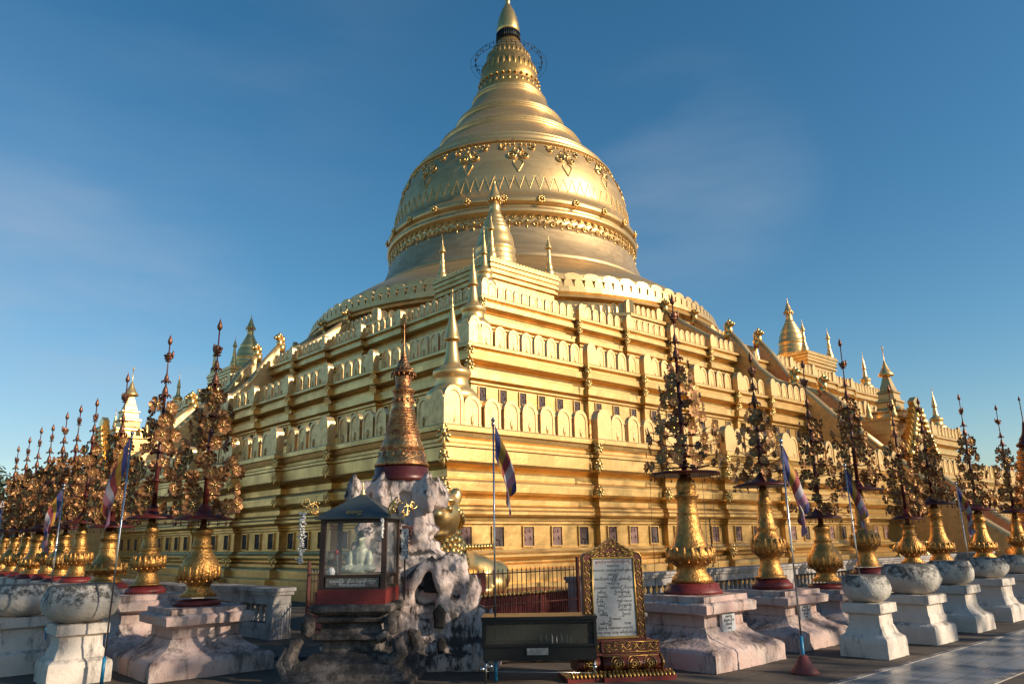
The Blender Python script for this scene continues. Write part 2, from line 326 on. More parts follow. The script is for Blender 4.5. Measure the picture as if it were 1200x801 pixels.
def arch(w, h, k=6, p=0.62):
    pts = [(-w / 2, 0), (w / 2, 0)]; zs = h * p
    for i in range(k + 1):
        t = i / k; pts.append((w / 2 * cos(t * pi / 2) ** 0.8 if i < k else 0, zs + (h - zs) * (sin(t * pi / 2) * 0.8 + 0.2 * t)))
    for i in range(k - 1, -1, -1):
        t = i / k; pts.append((-w / 2 * cos(t * pi / 2) ** 0.8, zs + (h - zs) * (sin(t * pi / 2) * 0.8 + 0.2 * t)))
    return pts
def merlon(mb, o, u, nrm, w, h, t, detail):
    """pointed-arch merlon with a recessed panel on its outer face"""
    o, u, nrm = Vector(o), Vector(u), Vector(nrm); A = arch(w, h, 5 if detail else 3); zv = Vector((0, 0, 1)); n = len(A)
    back = [mb.vert(o + u * a + zv * b) for a, b in A]; fr = [mb.vert(o + u * a + zv * b + nrm * t) for a, b in A]
    mb.face(back)
    for i in range(n): mb.face((back[i], back[(i + 1) % n], fr[(i + 1) % n], fr[i]))
    if not detail: mb.face(fr); return
    B = [(a * 0.74, b * 0.86 + 0.015) for a, b in A]
    i1 = [mb.vert(o + u * a + zv * b + nrm * t) for a, b in B]; i2 = [mb.vert(o + u * a * 0.93 + zv * (b * 0.97 + 0.01) + nrm * (t - 0.022)) for a, b in B]
    for i in range(n):
        j = (i + 1) % n; mb.face((fr[i], fr[j], i1[j], i1[i])); mb.face((i1[i], i1[j], i2[j], i2[i]))
    mb.face(i2)
    # small leaf relief in the panel
    mb.ell(o + zv * h * 0.2 + nrm * (t - 0.02), (w * 0.10, w * 0.05, h * 0.16), seg=6, rings=4)

def parapet(name, poly, z, w, pitch, h, t, detail, postw, posth, skip, sides, half, colon=False):
    mb = MB(); n = len(poly); posts = []
    for i in range(n):
        p, q = Vector(poly[i]), Vector(poly[(i + 1) % n]); d = q - p; Ln = d.length
        if Ln < 0.9: continue
        d.normalize(); nr = Vector((d.y, -d.x))
        if (nr.y < -0.9 and 'R' != sides) or (nr.x < -0.9 and 'L' != sides) or nr.y > 0.9 or nr.x > 0.9: continue
        # is each end convex? previous edge / next edge
        pe = (Vector(poly[i]) - Vector(poly[i - 1])).normalized(); ne = (Vector(poly[(i + 2) % n]) - q).normalized()
        cvs = pe.x * d.y - pe.y * d.x > 0; cve = d.x * ne.y - d.y * ne.x > 0
        s0 = postw if cvs else 0.08; s1 = postw if cve else 0.08
        if cvs: posts.append((p, pe, d, nr))
        if cve: posts.append((q, d, ne, nr))
        m = max(1, int((Ln - s0 - s1) / pitch + 0.25)); pt = (Ln - s0 - s1) / m
        for k in range(m):
            c = p + d * (s0 + pt * (k + 0.5)); mid = c.x if abs(nr.y) > 0.5 else c.y
            if abs(mid) < skip or mid * half < 0: continue
            jt = R.uniform(-0.012, 0.012)
            merlon(mb, (c.x - nr.x * (t + 0.05), c.y - nr.y * (t + 0.05), z), (d.x, d.y, 0), (nr.x, nr.y, 0), w, h * R.uniform(0.975, 1.02), t + jt, detail)
            if colon:
                e = p + d * (s0 + pt * (k + 1)) - nr * (t * .5 + 0.1)
                mb.T = Matrix.Translation((e.x, e.y, z)); mb.lathe([(.055, 0), (.055, .08), (.035, .1), (.035, h * .62), (.07, h * .68), (.03, h * .8), (0, h * .86)], seg=6, smooth=False); mb.T = None
    done = []
    for p, d1, d2, nr in posts:
        if any((p - q).length < 0.05 for q in done) or (p.x if sides == 'R' else p.y) * half < 0: continue
        done.append(p)
        x0, y0 = p; s = -1 if x0 < 0 else 1; r_ = -1 if y0 < 0 else 1
        # block growing inwards from the convex corner
        ax = (x0 + 0.02 * s, x0 - postw * s); ay = (y0 + 0.02 * r_, y0 - postw * r_)
        big = abs(abs(x0) - abs(y0)) < 0.01
        if abs(x0) < skip and abs(y0) > skip: continue
        if abs(y0) < skip and abs(x0) > skip: continue
        tt = 0.24 if not big else t
        if big and sides == 'R':
            q0 = .26; mb.box(min(x0 + .03 * s, x0 - q0 * s), min(y0 + .03 * r_, y0 - q0 * r_), z, max(x0 + .03 * s, x0 - q0 * s), max(y0 + .03 * r_, y0 - q0 * r_), z + posth * .74)
            for (uu, nn) in (((1, 0), (0, r_)), ((0, 1), (s, 0))):
                if (uu[0] == 1) != (sides == 'R'): continue
                c = Vector((x0, y0)) - Vector(uu) * postw / 2 * (s if uu[0] else r_) - Vector(nn) * (t + .03)
                merlon(mb, (c.x, c.y, z), (uu[0], uu[1], 0), (nn[0], nn[1], 0), postw * 1.0, posth * 1.12, t + .03, detail)
        elif abs(y0) > abs(x0):   # on a face looking along y
            c = Vector((x0 - postw / 2 * s, y0 - r_ * tt)); merlon(mb, (c.x, c.y, z), (1, 0, 0), (0, r_, 0), postw, posth, tt + .02, False)
        else:
            c = Vector((x0 - s * tt, y0 - postw / 2 * r_)); merlon(mb, (c.x, c.y, z), (0, 1, 0), (s, 0, 0), postw, posth, tt + .02, False)
    return mb.obj(name, GOLDP, pag), done

# terrace data: half width, redents, step, profile
T1r, T2r, T3r = [21.8, 18.8, 15.7, 12.2], [17.4, 14.2, 11.0, 7.9, 5.3], [13.9, 10.8, 7.6, 4.4]
P1 = plan(27.3, T1r, 0.2); P2 = plan(23.06, T2r, 0.2); P3 = plan(19.49, T3r, 0.22)
prof1 = [(-4.2, 4.47), (.10, 4.47), (.12, 4.44), (.12, 4.32), (.05, 4.30), (.02, 4.17), (-.05, 4.13), (-.05, 4.05), (.03, 4.0), (.03, 3.93), (0, 3.90), (0, 3.58), (-.06, 3.52),
         (-.34, 3.47), (-.42, 3.40), (-.42, 3.22), (-.30, 3.18), (-.16, 3.14), (-.12, 3.08), (-.12, 2.86), (-.2, 2.80), (-.40, 2.76), (-.44, 2.70), (-.44, 2.56), (-.32, 2.52), (-.26, 2.46), (-.26, 2.42),
         (-.19, 2.40), (-.14, 2.35), (-.14, 2.28), (-.19, 2.23), (-.36, 2.20), (-.36, 2.14), (-.42, 2.12), (-.42, 2.05), (-.50, 2.03), (-.50, 1.41), (-.40, 1.39), (-.36, 1.33), (-.28, 1.31), (-.22, 1.26), (-.22, 1.20), (-.28, 1.15),
         (-.42, 1.12), (-.42, 1.06), (-.30, 1.00), (-.30, .92), (-.05, .86), (-.02, .82), (-.02, .60), (.25, .56), (.25, -.1)]
prof2 = [(-3.6, 8.12), (.10, 8.12), (.12, 8.09), (.12, 7.99), (.03, 7.96), (-.03, 7.91), (-.03, 7.84), (.03, 7.81), (.02, 7.58), (-.05, 7.53), (-.30, 7.50), (-.36, 7.46), (-.36, 7.32), (-.22, 7.28), (-.12, 7.24), (-.12, 6.96),
         (-.22, 6.92), (-.30, 6.90), (-.30, 6.82), (-.40, 6.80), (-.40, 6.08), (-.28, 6.05), (-.22, 5.95), (-.34, 5.88), (-.34, 5.5), (-.2, 5.4), (-.2, 4.3)]
prof3 = [(-3.4, 11.42), (.10, 11.42), (.12, 11.39), (.12, 11.29), (.03, 11.26), (-.03, 11.22), (.02, 11.18), (.02, 10.96), (-.05, 10.90), (-.28, 10.88), (-.34, 10.82), (-.34, 10.70), (-.2, 10.66), (-.12, 10.60), (-.12, 10.34), (-.2, 10.30),
         (-.28, 10.28), (-.28, 10.2), (-.38, 10.16), (-.38, 9.3), (-.2, 9.2), (-.2, 8.0)]
for nm, P, pr in (("lower_terrace", P1, prof1), ("middle_terrace", P2, prof2), ("upper_terrace", P3, prof3)):
    mb = MB(); sweep(mb, P, pr); mb.obj(nm, GOLD, pag)
po1 = []
for sd_ in 'RL':
    for hf_ in (-1, 1):
        _, q_ = parapet("parapet", P1, 4.47, .56, .70, .84, .15, True, .62, .92, 1.9, sd_, hf_, True); po1 += [q for q in q_ if all((q - p).length > .05 for p in po1)]
po2 = []
for sd_ in 'RL':
    for hf_ in (-1, 1):
        _, q_ = parapet("parapet", P2, 8.12, .50, .60, .80, .14, True, .50, .88, 1.9, sd_, hf_); po2 += [q for q in q_ if all((q - p).length > .05 for p in po2)]
po3 = []
for sd_ in 'RL':
    for hf_ in (-1, 1):
        _, q_ = parapet("parapet", P3, 11.42, .38, .46, .64, .12, True, .42, .72, 1.9, sd_, hf_); po3 += [q for q in q_ if all((q - p).length > .05 for p in po3)]

# plaques in the friezes (windows of the walls)
def plaques(P, off, z0, z1, w, pitch, skip, limx):
    out = []
    n = len(P); Q = offs(P, off)
    for i in range(n):
        p, q = Q[i], Q[(i + 1) % n]; d = q - p; Ln = d.length
        if Ln < 0.9: continue
        d.normalize(); nr = Vector((d.y, -d.x))
        if nr.y > .5 or nr.x > .5: continue
        m = max(1, int(Ln / pitch + .3)); pt = Ln / m
        for k in range(m):
            c = p + d * (pt * (k + .5)); mid = c.x if abs(nr.y) > .5 else c.y
            if abs(mid) < skip or mid > limx: continue
            out.append((c, nr, d))
    return out
def plaque_mesh(w, h, m, var):
    mb = MB(); t = .028; r = R
    mb.mi = 0
    mb.box(-w / 2 - t, -.02, -h / 2 - t, -w / 2, .05, h / 2 + t); mb.box(w / 2, -.02, -h / 2 - t, w / 2 + t, .05, h / 2 + t)
    mb.box(-w / 2, -.02, h / 2, w / 2, .05, h / 2 + t); mb.box(-w / 2, -.02, -h / 2 - t, w / 2, .05, -h / 2)
    mb.mi = 1; mb.box(-w / 2, .0, -h / 2, w / 2, .012, h / 2)
    for k in range(5): mb.ell((R.uniform(-w * .3, w * .3), .012, R.uniform(-h * .35, h * .35)), (w * .13, .025, h * .13), seg=6, rings=4)
    return mb.mesh("plaque", [GOLD, m])
plq = [plaque_mesh(.38, .50, PLAQ2, 0), plaque_mesh(.38, .50, PLAQ, 1), plaque_mesh(.32, .50, PLAQ, 2)]
sp1 = plaques(P1, -.50, 1.4, 2.0, .38, 1.0, 2.1, 25); sp2 = plaques(P2, -.40, 6.1, 6.8, .36, .95, 2.1, 22)
cand = [(c, nr, d, 1.72, 0 if nr.y < -.5 else 1) for c, nr, d in sp1] + [(c, nr, d, 6.48, 2) for c, nr, d in sp2]
cand.sort(key=lambda t: (PC.x + t[0].x) ** 2 + (PC.y + t[0].y) ** 2)
for i, (c, nr, d, z, k) in enumerate(cand[:100]):
    kk = k if k else (0 if R.random() < .75 else 1)
    inst("plaque", plq[kk], pag, (c.x + nr.x * .003, c.y + nr.y * .003, z), Matrix(((-d.x, nr.x, 0), (-d.y, nr.y, 0), (0, 0, 1))).to_3x3())
rest = MB()
for (c, nr, d, z, k) in cand[100:]:
    rest.T = Matrix.Translation((c.x + nr.x * .003, c.y + nr.y * .003, z)) @ Matrix(((-d.x, nr.x, 0), (-d.y, nr.y, 0), (0, 0, 1))).to_4x4(); rest.box(-.18, 0, -.25, .18, .015, .25)
rest.T = None
if rest.v: tag(rest.obj("plaque", PLAQ, pag), kind='stuff')

# leaf ornaments at the redent corners
def palmette_mesh():
    mb = MB()
    for k, (a, l) in enumerate(((-62, .16), (-32, .20), (0, .25), (32, .20), (62, .16))):
        rr = Matrix.Rotation(radians(a), 3, 'Y'); mb.ell(rr @ Vector((0, 0, -l * .8)), (.055, .05, l * .62), rr, seg=6, rings=5)
    mb.ell((0, -.03, 0), .085, seg=8, rings=5); mb.ell((0, -.07, .0), .04, seg=6, rings=4)
    for k in range(6): mb.ell((.12 * cos(k * pi / 3), -.02, .12 * sin(k * pi / 3) + .04), .05, seg=6, rings=4)
    return mb.mesh("leaf_ornament", GOLDO)
pal = palmette_mesh(); npal = 0
for done, zs in ((po1, (4.25, 3.72, 2.98, 1.22)), (po2, (7.95, 7.42)), (po3, (11.25, 10.85))):
    for p in done:
        if (abs(p.x) < 2.5 or abs(p.y) < 2.5) or p.x > 20 or p.y > 20: continue
        if max(p.x, p.y) > 0 and max(abs(p.x), abs(p.y)) > 14 and (p.x > 3 and p.y < 0 and p.x > 15 or p.y > 12): continue
        big = abs(abs(p.x) - abs(p.y)) < .01
        if abs(p.y) > abs(p.x): dv = Vector((-1 if p.x < 0 else 1, -1)) if not big else Vector((-1, -1))
        else: dv = Vector((-1, -1 if p.y < 0 else 1))
        dv.normalize()
        for z in zs:
            if npal >= 96: break
            o_ = {4.25: .05, 3.72: .02, 2.98: -.12, 1.22: -.2}.get(z, 0.0)
            q = p + dv * (.04 + o_)
            sc = (.82 if big else .62) * R.uniform(.9, 1.12); sc = (sc, sc * .8, sc * 1.25)
            inst("leaf_ornament", pal, pag, (q.x, q.y, z), (0, 0, atan2(dv.y, dv.x) + pi / 2), sc); npal += 1

# octagonal upper terrace
OA, OB = 15.7, 5.2
octp = [(-OB, -OA), (OB, -OA), (OA, -OB), (OA, OB), (OB, OA), (-OB, OA), (-OA, OB), (-OA, -OB)]
mb = MB(); sweep(mb, octp, [(-1.5, 14.25), (.12, 14.25), (.14, 14.2), (.14, 14.05), (.02, 14.0), (0, 13.7), (-.08, 13.62), (-.3, 13.55), (-.3, 13.3), (-.15, 13.2), (-.15, 12.8), (-.35, 12.7), (-.35, 11.2)])
mb.obj("octagonal_terrace", GOLD, pag)
for i, hf_ in ((7, 0), (0, -1), (0, 1), (6, -1), (6, 1), (1, 0), (5, 0)):
    mb = MB(); p, q = Vector(octp[i]), Vector(octp[(i + 1) % 8]); d = (q - p).normalized(); nr = Vector((d.y, -d.x)); Ln = (q - p).length; m = int(Ln / .46)
    for k in range(m + 1):
        c = p + d * (Ln * k / m) - nr * .22
        if (i in (0, 6)) and (abs(c.x) < 1.6 or abs(c.y) < 1.6): continue
        if hf_ and (c.x if i == 0 else c.y) * hf_ < 0: continue
        post = k in (0, m) or (i in (0,) and k % 6 == 0)
        merlon(mb, (c.x, c.y, 14.25), (d.x, d.y, 0), (nr.x, nr.y, 0), .5 if post else .36, .82 if post else .64, .2 if post else .12, not post)
    mb.obj("parapet", GOLDP, pag)

# circular mouldings, bell and spire
BS = 96
def bell(name, prof, m, seg=BS, smooth=True):
    mb = MB(); mb.lathe(prof, seg=seg, smooth=smooth); return mb.obj(name, m, pag, fix=True)
k_ = 0.976
bell("circular_base", [(15.0, 13.2), (15.0, 15.2), (15.45, 15.3), (15.5, 15.45), (15.35, 15.5), (15.5, 15.6), (15.5, 15.8), (15.3, 15.86), (15.3, 16.0), (14.7, 16.05), (14.7, 16.5), (14.95, 16.55), (14.95, 16.7), (14.6, 16.8)], GOLDB, smooth=False)
mb = MB()
for k in range(150):
    a = 2 * pi * k / 150
    if cos(a - radians(227.6)) < -.25: continue
    e = Vector((cos(a), sin(a), 0)); u = Vector((-sin(a), cos(a), 0)); merlon(mb, e * 15.1 + Vector((0, 0, 16.0)), u, e, .50, .46, .16, False)
for k in range(76):
    a = 2 * pi * k / 76
    if cos(a - radians(227.6)) < -.25: continue
    e = Vector((cos(a), sin(a), 0)); u = Vector((-sin(a), cos(a), 0)); merlon(mb, e * 14.6 + Vector((0, 0, 16.5)), u, e, .98, .52, .22, False)
mb.obj("lotus_parapet", GOLDP, pag)
bell("bell_skirt", [(14.6, 16.7), (14.2, 17.3), (13.4, 17.9), (12.3, 18.65), (11.4, 19.15), (10.85, 19.45), (10.8, 19.55)], GOLDB)
bell("bell_lip", [(10.8, 19.5), (10.45, 20.0), (10.12, 20.6), (9.85, 21.3), (9.68, 21.95), (9.62, 22.2)], GOLDD)
bell("bell_body", [(9.62, 22.15), (9.58, 22.6), (9.56, 22.95), (9.75, 23.0), (9.86, 23.15), (9.86, 23.35), (9.72, 23.45), (9.6, 23.5), (9.6, 23.72), (9.76, 23.8), (9.84, 23.9), (9.84, 24.15), (9.76, 24.25), (9.72, 24.35), (9.6, 24.5), (9.4, 24.58),
     (9.36, 25.2), (9.30, 26.2), (9.1, 27.2), (8.74, 28.2), (8.34, 29.0), (8.24, 29.2)], GOLDB)
cone = [(8.22, 29.15), (8.38, 29.2), (8.38, 29.34), (8.2, 29.42), (8.0, 29.5), (7.85, 29.85), (7.9, 29.95), (7.82, 30.12), (7.55, 30.2), (7.45, 30.3), (7.5, 30.42), (7.4, 30.6), (7.15, 30.7)]
def seg(za, ra, zb, rb):
    out = []
    for i in range(1, 7): t_ = i / 7; out.append((ra + (rb - ra) * t_ - .05 * sin(pi * t_), za + (zb - za) * t_))
    return out
knots = [(30.7, 7.15), (32.55, 5.75), (34.7, 4.32), (37.1, 2.95)]
for (za, ra), (zb, rb) in zip(knots, knots[1:]):
    cone += seg(za + (.4 if za > 31 else 0), ra - (.16 if za > 31 else 0), zb - .35, rb + .20) + [(rb + .16, zb - .3), (rb + .13, zb - .2), (rb + .22, zb - .12), (rb + .21, zb + .04), (rb + .08, zb + .09), (rb + .05, zb + .16), (rb + .10, zb + .2), (rb + .06, zb + .3), (rb - .12, zb + .36)]
cone += [(2.85, 37.3), (2.8, 37.35)]
bell("ringed_cone", cone, GOLDB)
mb = MB(); mb.lathe([(2.85, 37.3), (2.78, 37.7), (2.6, 38.4), (2.5, 38.6), (2.55, 38.9), (2.5, 39.3), (2.36, 39.9), (2.1, 40.8), (1.7, 41.8), (1.3, 42.6), (.95, 43.2), (.8, 43.6)], seg=48)
for k in range(30):
    a = 2 * pi * k / 30; e = Vector((cos(a), sin(a), 0)); mb.ell(e * 2.54 + Vector((0, 0, 38.75)), (.15, .15, .12), seg=6, rings=4)
    mb.ell(e * 2.80 + Vector((0, 0, 37.45)), (.10, .10, .16), seg=6, rings=4); mb.ell(e * 2.26 + Vector((0, 0, 39.75)), (.18, .18, .75), seg=6, rings=5); mb.ell(e * 1.80 + Vector((0, 0, 41.2)), (.14, .14, .6), seg=6, rings=5)
    mb.ell(e * 2.58 + Vector((0, 0, 38.1)), (.18, .18, .26), seg=6, rings=4)
mb.obj("lotus_collar", mat("old_gilt", (0.72, 0.42, 0.13), 0.38, 0.88, var=.35, vscale=2.5, bump=.3, bscale=9), pag)
mb = MB(); mb.lathe([(.70, 43.2), (.98, 43.35), (1.0, 44.05), (.92, 44.1)], seg=32)
for k in range(36):
    a = 2 * pi * k / 36; mb.tube([(1.02 * cos(a), 1.02 * sin(a), 44.0), (1.04 * cos(a), 1.04 * sin(a), 43.15)], .035, 4)
mb.obj("bell_fringe", BLACK, pag)
bell("banana_bud", [(.8, 43.95), (.97, 44.1), (1.0, 44.4), (.94, 44.95), (.80, 45.6), (.58, 46.3), (.34, 46.8), (.18, 47.1), (.24, 47.2), (.2, 47.4), (.12, 48.1), (.09, 49.6), (.03, 50.6), (0, 51.0)], GOLDO, 32)
mb = MB()
for rr, zr, th in ((2.85, 41.0, .02), (3.25, 41.0, .014), (2.85, 41.5, .012)):
    mb.tube([(rr * cos(2 * pi * k / 48), rr * sin(2 * pi * k / 48), zr) for k in range(49)], th, 4)
for k in range(48):
    a = 2 * pi * k / 48; mb.tube([(2.85 * cos(a), 2.85 * sin(a), 41.0), (2.85 * cos(a), 2.85 * sin(a), 41.5)], .012, 4)
    mb.ell((2.87 * cos(a), 2.87 * sin(a), 41.15 + .25 * (k % 2)), (.06, .06, .11), seg=5, rings=4)
    if k % 6 == 0: mb.tube([(3.25 * cos(a), 3.25 * sin(a), 41.0), (1.8 * cos(a), 1.8 * sin(a), 41.15)], .015, 4)
mb.obj("hoop_of_bells", BLACK, pag)

# bell reliefs
def on_bell(a, z):
    pr = [(9.36, 25.2), (9.30, 26.2), (9.1, 27.2), (8.74, 28.2), (8.34, 29.0), (8.1, 29.4)]
    if z <= 25.2: r = 9.37
    else:
        r = 8.2
        for (r0, z0), (r1, z1) in zip(pr, pr[1:]):
            if z0 <= z <= z1: r = r0 + (r1 - r0) * (z - z0) / (z1 - z0)
    return Vector((r * cos(a), r * sin(a), z))
AZ0 = radians(227.6)
def vis(a): return cos(a - AZ0) > -.15
mb = MB(); nz = 84
for k in range(nz):
    a = 2 * pi * k / nz; b = 2 * pi * (k + .5) / nz; c = 2 * pi * (k + 1) / nz
    if not vis(a): continue
    mb.tube([on_bell(a, 25.0) + Vector((cos(a), sin(a), 0)) * .02, on_bell(b, 26.05) + Vector((cos(b), sin(b), 0)) * .01], .022, 4, cap=False)
    mb.tube([on_bell(b, 26.05) + Vector((cos(b), sin(b), 0)) * .02, on_bell(c, 25.0) + Vector((cos(c), sin(c), 0)) * .01], .022, 4, cap=False)
mb.obj("zigzag_relief", GOLDO, pag)
def curl(mb, a0, z0, s, r0, turns=1.6, th=.06, n=16):
    pts = []
    for i in range(n + 1):
        t = i / n; r = r0 * (1 - t * .85); an = pi / 2 + s * t * turns * 2 * pi
        z = z0 + r * sin(an); aa = a0 + r * cos(an) / 8.4; p = on_bell(aa, z); pts.append(p + Vector((cos(aa), sin(aa), .3)).normalized() * .06)
    mb.tube(pts, th, 5, cap=False)
mh = []
for k in range(16):
    a = AZ0 + radians(3.5) + k * 2 * pi / 16
    if not vis(a): continue
    mb = MB()
    for s in (-1, 1):
        curl(mb, a + s * .052, 27.75, s, .40, th=.06); curl(mb, a + s * .115, 28.5, -s, .28, 1.2, .05)
        mb.tube([on_bell(a + s * .01, 28.6) + Vector((cos(a), sin(a), .3)) * .05, on_bell(a + s * .04, 28.2) + Vector((cos(a), sin(a), .3)) * .05], .05, 5)
        for j in range(4):
            aa = a + s * (.03 + .038 * j); mb.ell(on_bell(aa, 28.86 - .05 * (j % 2)) + Vector((cos(aa), sin(aa), .3)) * .03, (.11, .11, .08), seg=6, rings=4)
    mb.ell(on_bell(a, 28.1) + Vector((cos(a), sin(a), .3)) * .03, (.07, .07, .28), seg=6, rings=4)
    mb.obj("scroll_relief", GOLDO, pag)
    mb = MB()
    for s in (-1, 1):
        pts = []
        for i in range(9):
            t = i / 8; z = 27.45 - t * 1.15; w = (sin(min(t * 2.2, 1) * pi / 2) * .42 * (1 - max(0, t - .25) / .75)); aa = a + s * w / 9.0
            p = on_bell(aa, z); pts.append(p + Vector((cos(aa), sin(aa), .2)) * .03)
        mb.tube(pts, .035, 4, cap=False)
    mb.obj("heart_relief", GOLDO, pag)
fl = MB()
for k in range(8):
    q = 2 * pi * k / 8; fl.ell((.2 * cos(q), 0, .2 * sin(q)), (.1, .07, .1), seg=6, rings=4)
fl.ell((0, -.06, 0), .1, seg=6, rings=4)
flm = fl.mesh("rosette", GOLDO)
for k in range(24):
    a = AZ0 - radians(3) + k * 2 * pi / 24
    if vis(a): inst("rosette", flm, pag, (9.9 * cos(a), 9.9 * sin(a), 24.02), (0, 0, a + pi / 2))
mb = MB(); nf = 50
for k in range(nf):
    a = 2 * pi * k / nf
    if not vis(a): continue
    e = Vector((cos(a), sin(a), 0)); u = Vector((-sin(a), cos(a), 0)); zv = Vector((0, 0, 1))
    for s in (-1, 1):
        pts = [e * 9.63 + u * (s * .3 + .2 * (1 - i / 14) * cos(i * .75)) + zv * (22.78 + .17 * (1 - i / 14) * sin(i * .75)) for i in range(12)]; mb.tube(pts, .04, 4, cap=False)
    pts = [e * 9.66 + u * (.30 * (1 - i / 13) * cos(i * .7)) + zv * (22.30 + .30 * (1 - i / 13) * sin(i * .7)) for i in range(12)]; mb.tube(pts, .045, 4, cap=False)
    mb.ell(e * 9.66 + u * .58 + zv * 22.05, (.05, .05, .18), seg=5, rings=4); mb.ell(e * 9.66 + u * .58 + zv * 22.5, .1, seg=5, rings=4)
mb.obj("scroll_frieze", GOLDO, pag)

# platforms that carry the corner stupas, part of the upper terrace
def platform(cx_, cy_):
    mb = MB(); h = 2.35
    prof = [(0, 14.84), (.05, 14.84), (.05, 14.72), (-.02, 14.68), (-.02, 14.5), (-.1, 14.47), (-.1, 14.38), (-.02, 14.34), (-.02, 14.24), (-.14, 14.2), (-.14, 14.1), (-.06, 14.07), (-.06, 13.97), (-.2, 13.93), (-.2, 13.5), (-.1, 13.45), (-.1, 11.3)]
    sweep(mb, [(cx_ - h, cy_ - h), (cx_ + h, cy_ - h), (cx_ + h, cy_ + h), (cx_ - h, cy_ + h)], prof); n = 22
    for k in range(n):
        t = -h + (k + .5) * 2 * h / n
        for (x, y, u, nn) in ((cx_ + t, cy_ - h, (1, 0, 0), (0, -1, 0)), (cx_ - h, cy_ + t, (0, 1, 0), (-1, 0, 0))):
            merlon(mb, (x - nn[0] * .1, y - nn[1] * .1, 14.84), u, nn, .17, .17, .08, False)
    mb.obj("corner_platform", GOLD, pag)
PLATS = [(-13.7, -13.7), (16.9, -14.0), (-14.0, 16.6)]
for q in PLATS: platform(*q)

# stairways on the two visible faces
def stairs(side):
    def P_(u, v, z): return (u, -v, z) if side == 'R' else (-v, u, z)
    st = MB(); bal = MB()
    flights = [([(15.6, 14.9), (16.8, 13.9), (18.2, 12.9), (19.5, 12.25)], 14.25, 15.0, 19.6, 11.42),
               ([(19.9, 12.6), (20.6, 11.7), (21.4, 10.4), (22.2, 9.6), (23.2, 9.0)], 11.42, 19.6, 23.2, 8.12),
               ([(23.3, 9.2), (24.1, 8.5), (25.2, 7.3), (26.3, 6.5), (27.3, 5.5)], 8.12, 23.2, 27.4, 4.47),
               ([(27.4, 5.5), (28.4, 4.45), (29.6, 3.35), (30.8, 2.25), (32.0, 1.35), (33.0, .95), (33.4, .9)], 4.47, 27.4, 32.8, 0.0)]
    for path, zt, v0, v1, zb in flights:
        for s in (-1.75, 1.35):
            poly = [(v, z) for v, z in path] + [(path[-1][0], zb - .02), (path[0][0], zb - .02)]
            a = [bal.vert(P_(s, v, z)) for v, z in poly]; b = [bal.vert(P_(s + .4, v, z)) for v, z in poly]; n = len(poly)
            bal.face(a); bal.face(list(reversed(b)))
            for i in range(n): bal.face((a[i], b[i], b[(i + 1) % n], a[(i + 1) % n]))
            bal.tube([P_(s + .2, v, z + .04) for v, z in path], .21, 8, smooth=True)
        n = 14
        for i in range(n):
            va = v0 + (v1 - v0) * i / n; z_ = zt - (zt - zb) * (i + .5) / n
            p, q = P_(-1.35, va, zb), P_(1.35, va + (v1 - v0) / n, z_)
            st.box(min(p[0], q[0]), min(p[1], q[1]), zb - .05, max(p[0], q[0]), max(p[1], q[1]), z_)
    st.obj("stair_steps", REDC, pag); bal.obj("stair_balustrade", GOLDP, pag)
    # guardian figures at the heads of the balustrades
    for v, z in ((19.7, 12.6), (23.3, 9.2), (15.4, 14.9)):
        for s in (-1.55, 1.55):
            f = MB(); f.T = Matrix.Translation(Vector(P_(s, v, z))) @ Matrix.Scale(.74, 4); o = Vector((0, 0, 0)); d = Vector(P_(0, 1, 0))
            f.ell(o + Vector((0, 0, .1)), (.32, .32, .4)); f.ell(o + d * .18 + Vector((0, 0, .45)), (.26, .26, .42)); f.ell(o + d * .34 + Vector((0, 0, .92)), (.24, .24, .26))
            f.ell(o + d * .56 + Vector((0, 0, .86)), (.15, .15, .12)); f.ell(o + d * .2 + Vector((0, 0, 1.15)), (.12, .12, .2)); f.ell(o - d * .1 + Vector((0, 0, .8)), (.16, .16, .32))
            for q in range(6): f.ell(o + d * (.05 - .06 * q) + Vector((0, 0, 1.1 - .16 * q)), .1, seg=6, rings=4)
            f.obj("guardian_figure", GOLDO, pag)
stairs('R'); stairs('L')

# ------------------------------------------------------------------ stupas and finials standing on the terraces
def stupa_mesh(R0, H, seg=28, base=True, tall=False):
    """small bell stupa: round mouldings, bell, rings, bud, umbrella"""
    p = [(1.0, 0), (1.0, .06), (.93, .08), (.97, .10), (.97, .12), (.86, .14), (.90, .155), (.84, .17), (.83, .19), (.86, .20), (.80, .215), (.81, .26), (.84, .275), (.84, .29), (.79, .30), (.76, .35), (.70, .41), (.60, .455), (.62, .465), (.60, .48),
         (.52, .50), (.54, .51), (.50, .52), (.43, .545), (.45, .555), (.40, .565), (.34, .59), (.35, .60), (.30, .615), (.24, .65), (.20, .68), (.24, .695), (.20, .715), (.15, .75), (.13, .775)]
    mb = MB(); mb.lathe([(r * R0, z * H) for r, z in p], seg=seg)
    u = MB(); u.lathe([(.12 * R0, .765 * H), (.30 * R0, .77 * H), (.30 * R0, .785 * H), (.24 * R0, .80 * H), (.15 * R0, .86 * H), (.07 * R0, .92 * H), (.03 * R0, .94 * H), (.05 * R0, .95 * H), (.02 * R0, .96 * H), (.015 * R0, 1.0 * H), (0, 1.02 * H)], seg=16)
    for k in range(14):
        a = 2 * pi * k / 14; u.ell((.30 * R0 * cos(a), .30 * R0 * sin(a), .76 * H), (.03 * R0, .03 * R0, .02 * H), seg=5, rings=4)
    return mb.mesh("stupa_body", GOLDS), u.mesh("umbrella_finial", GOLDS)
sb, su = stupa_mesh(1.30, 6.0)
bigst = []
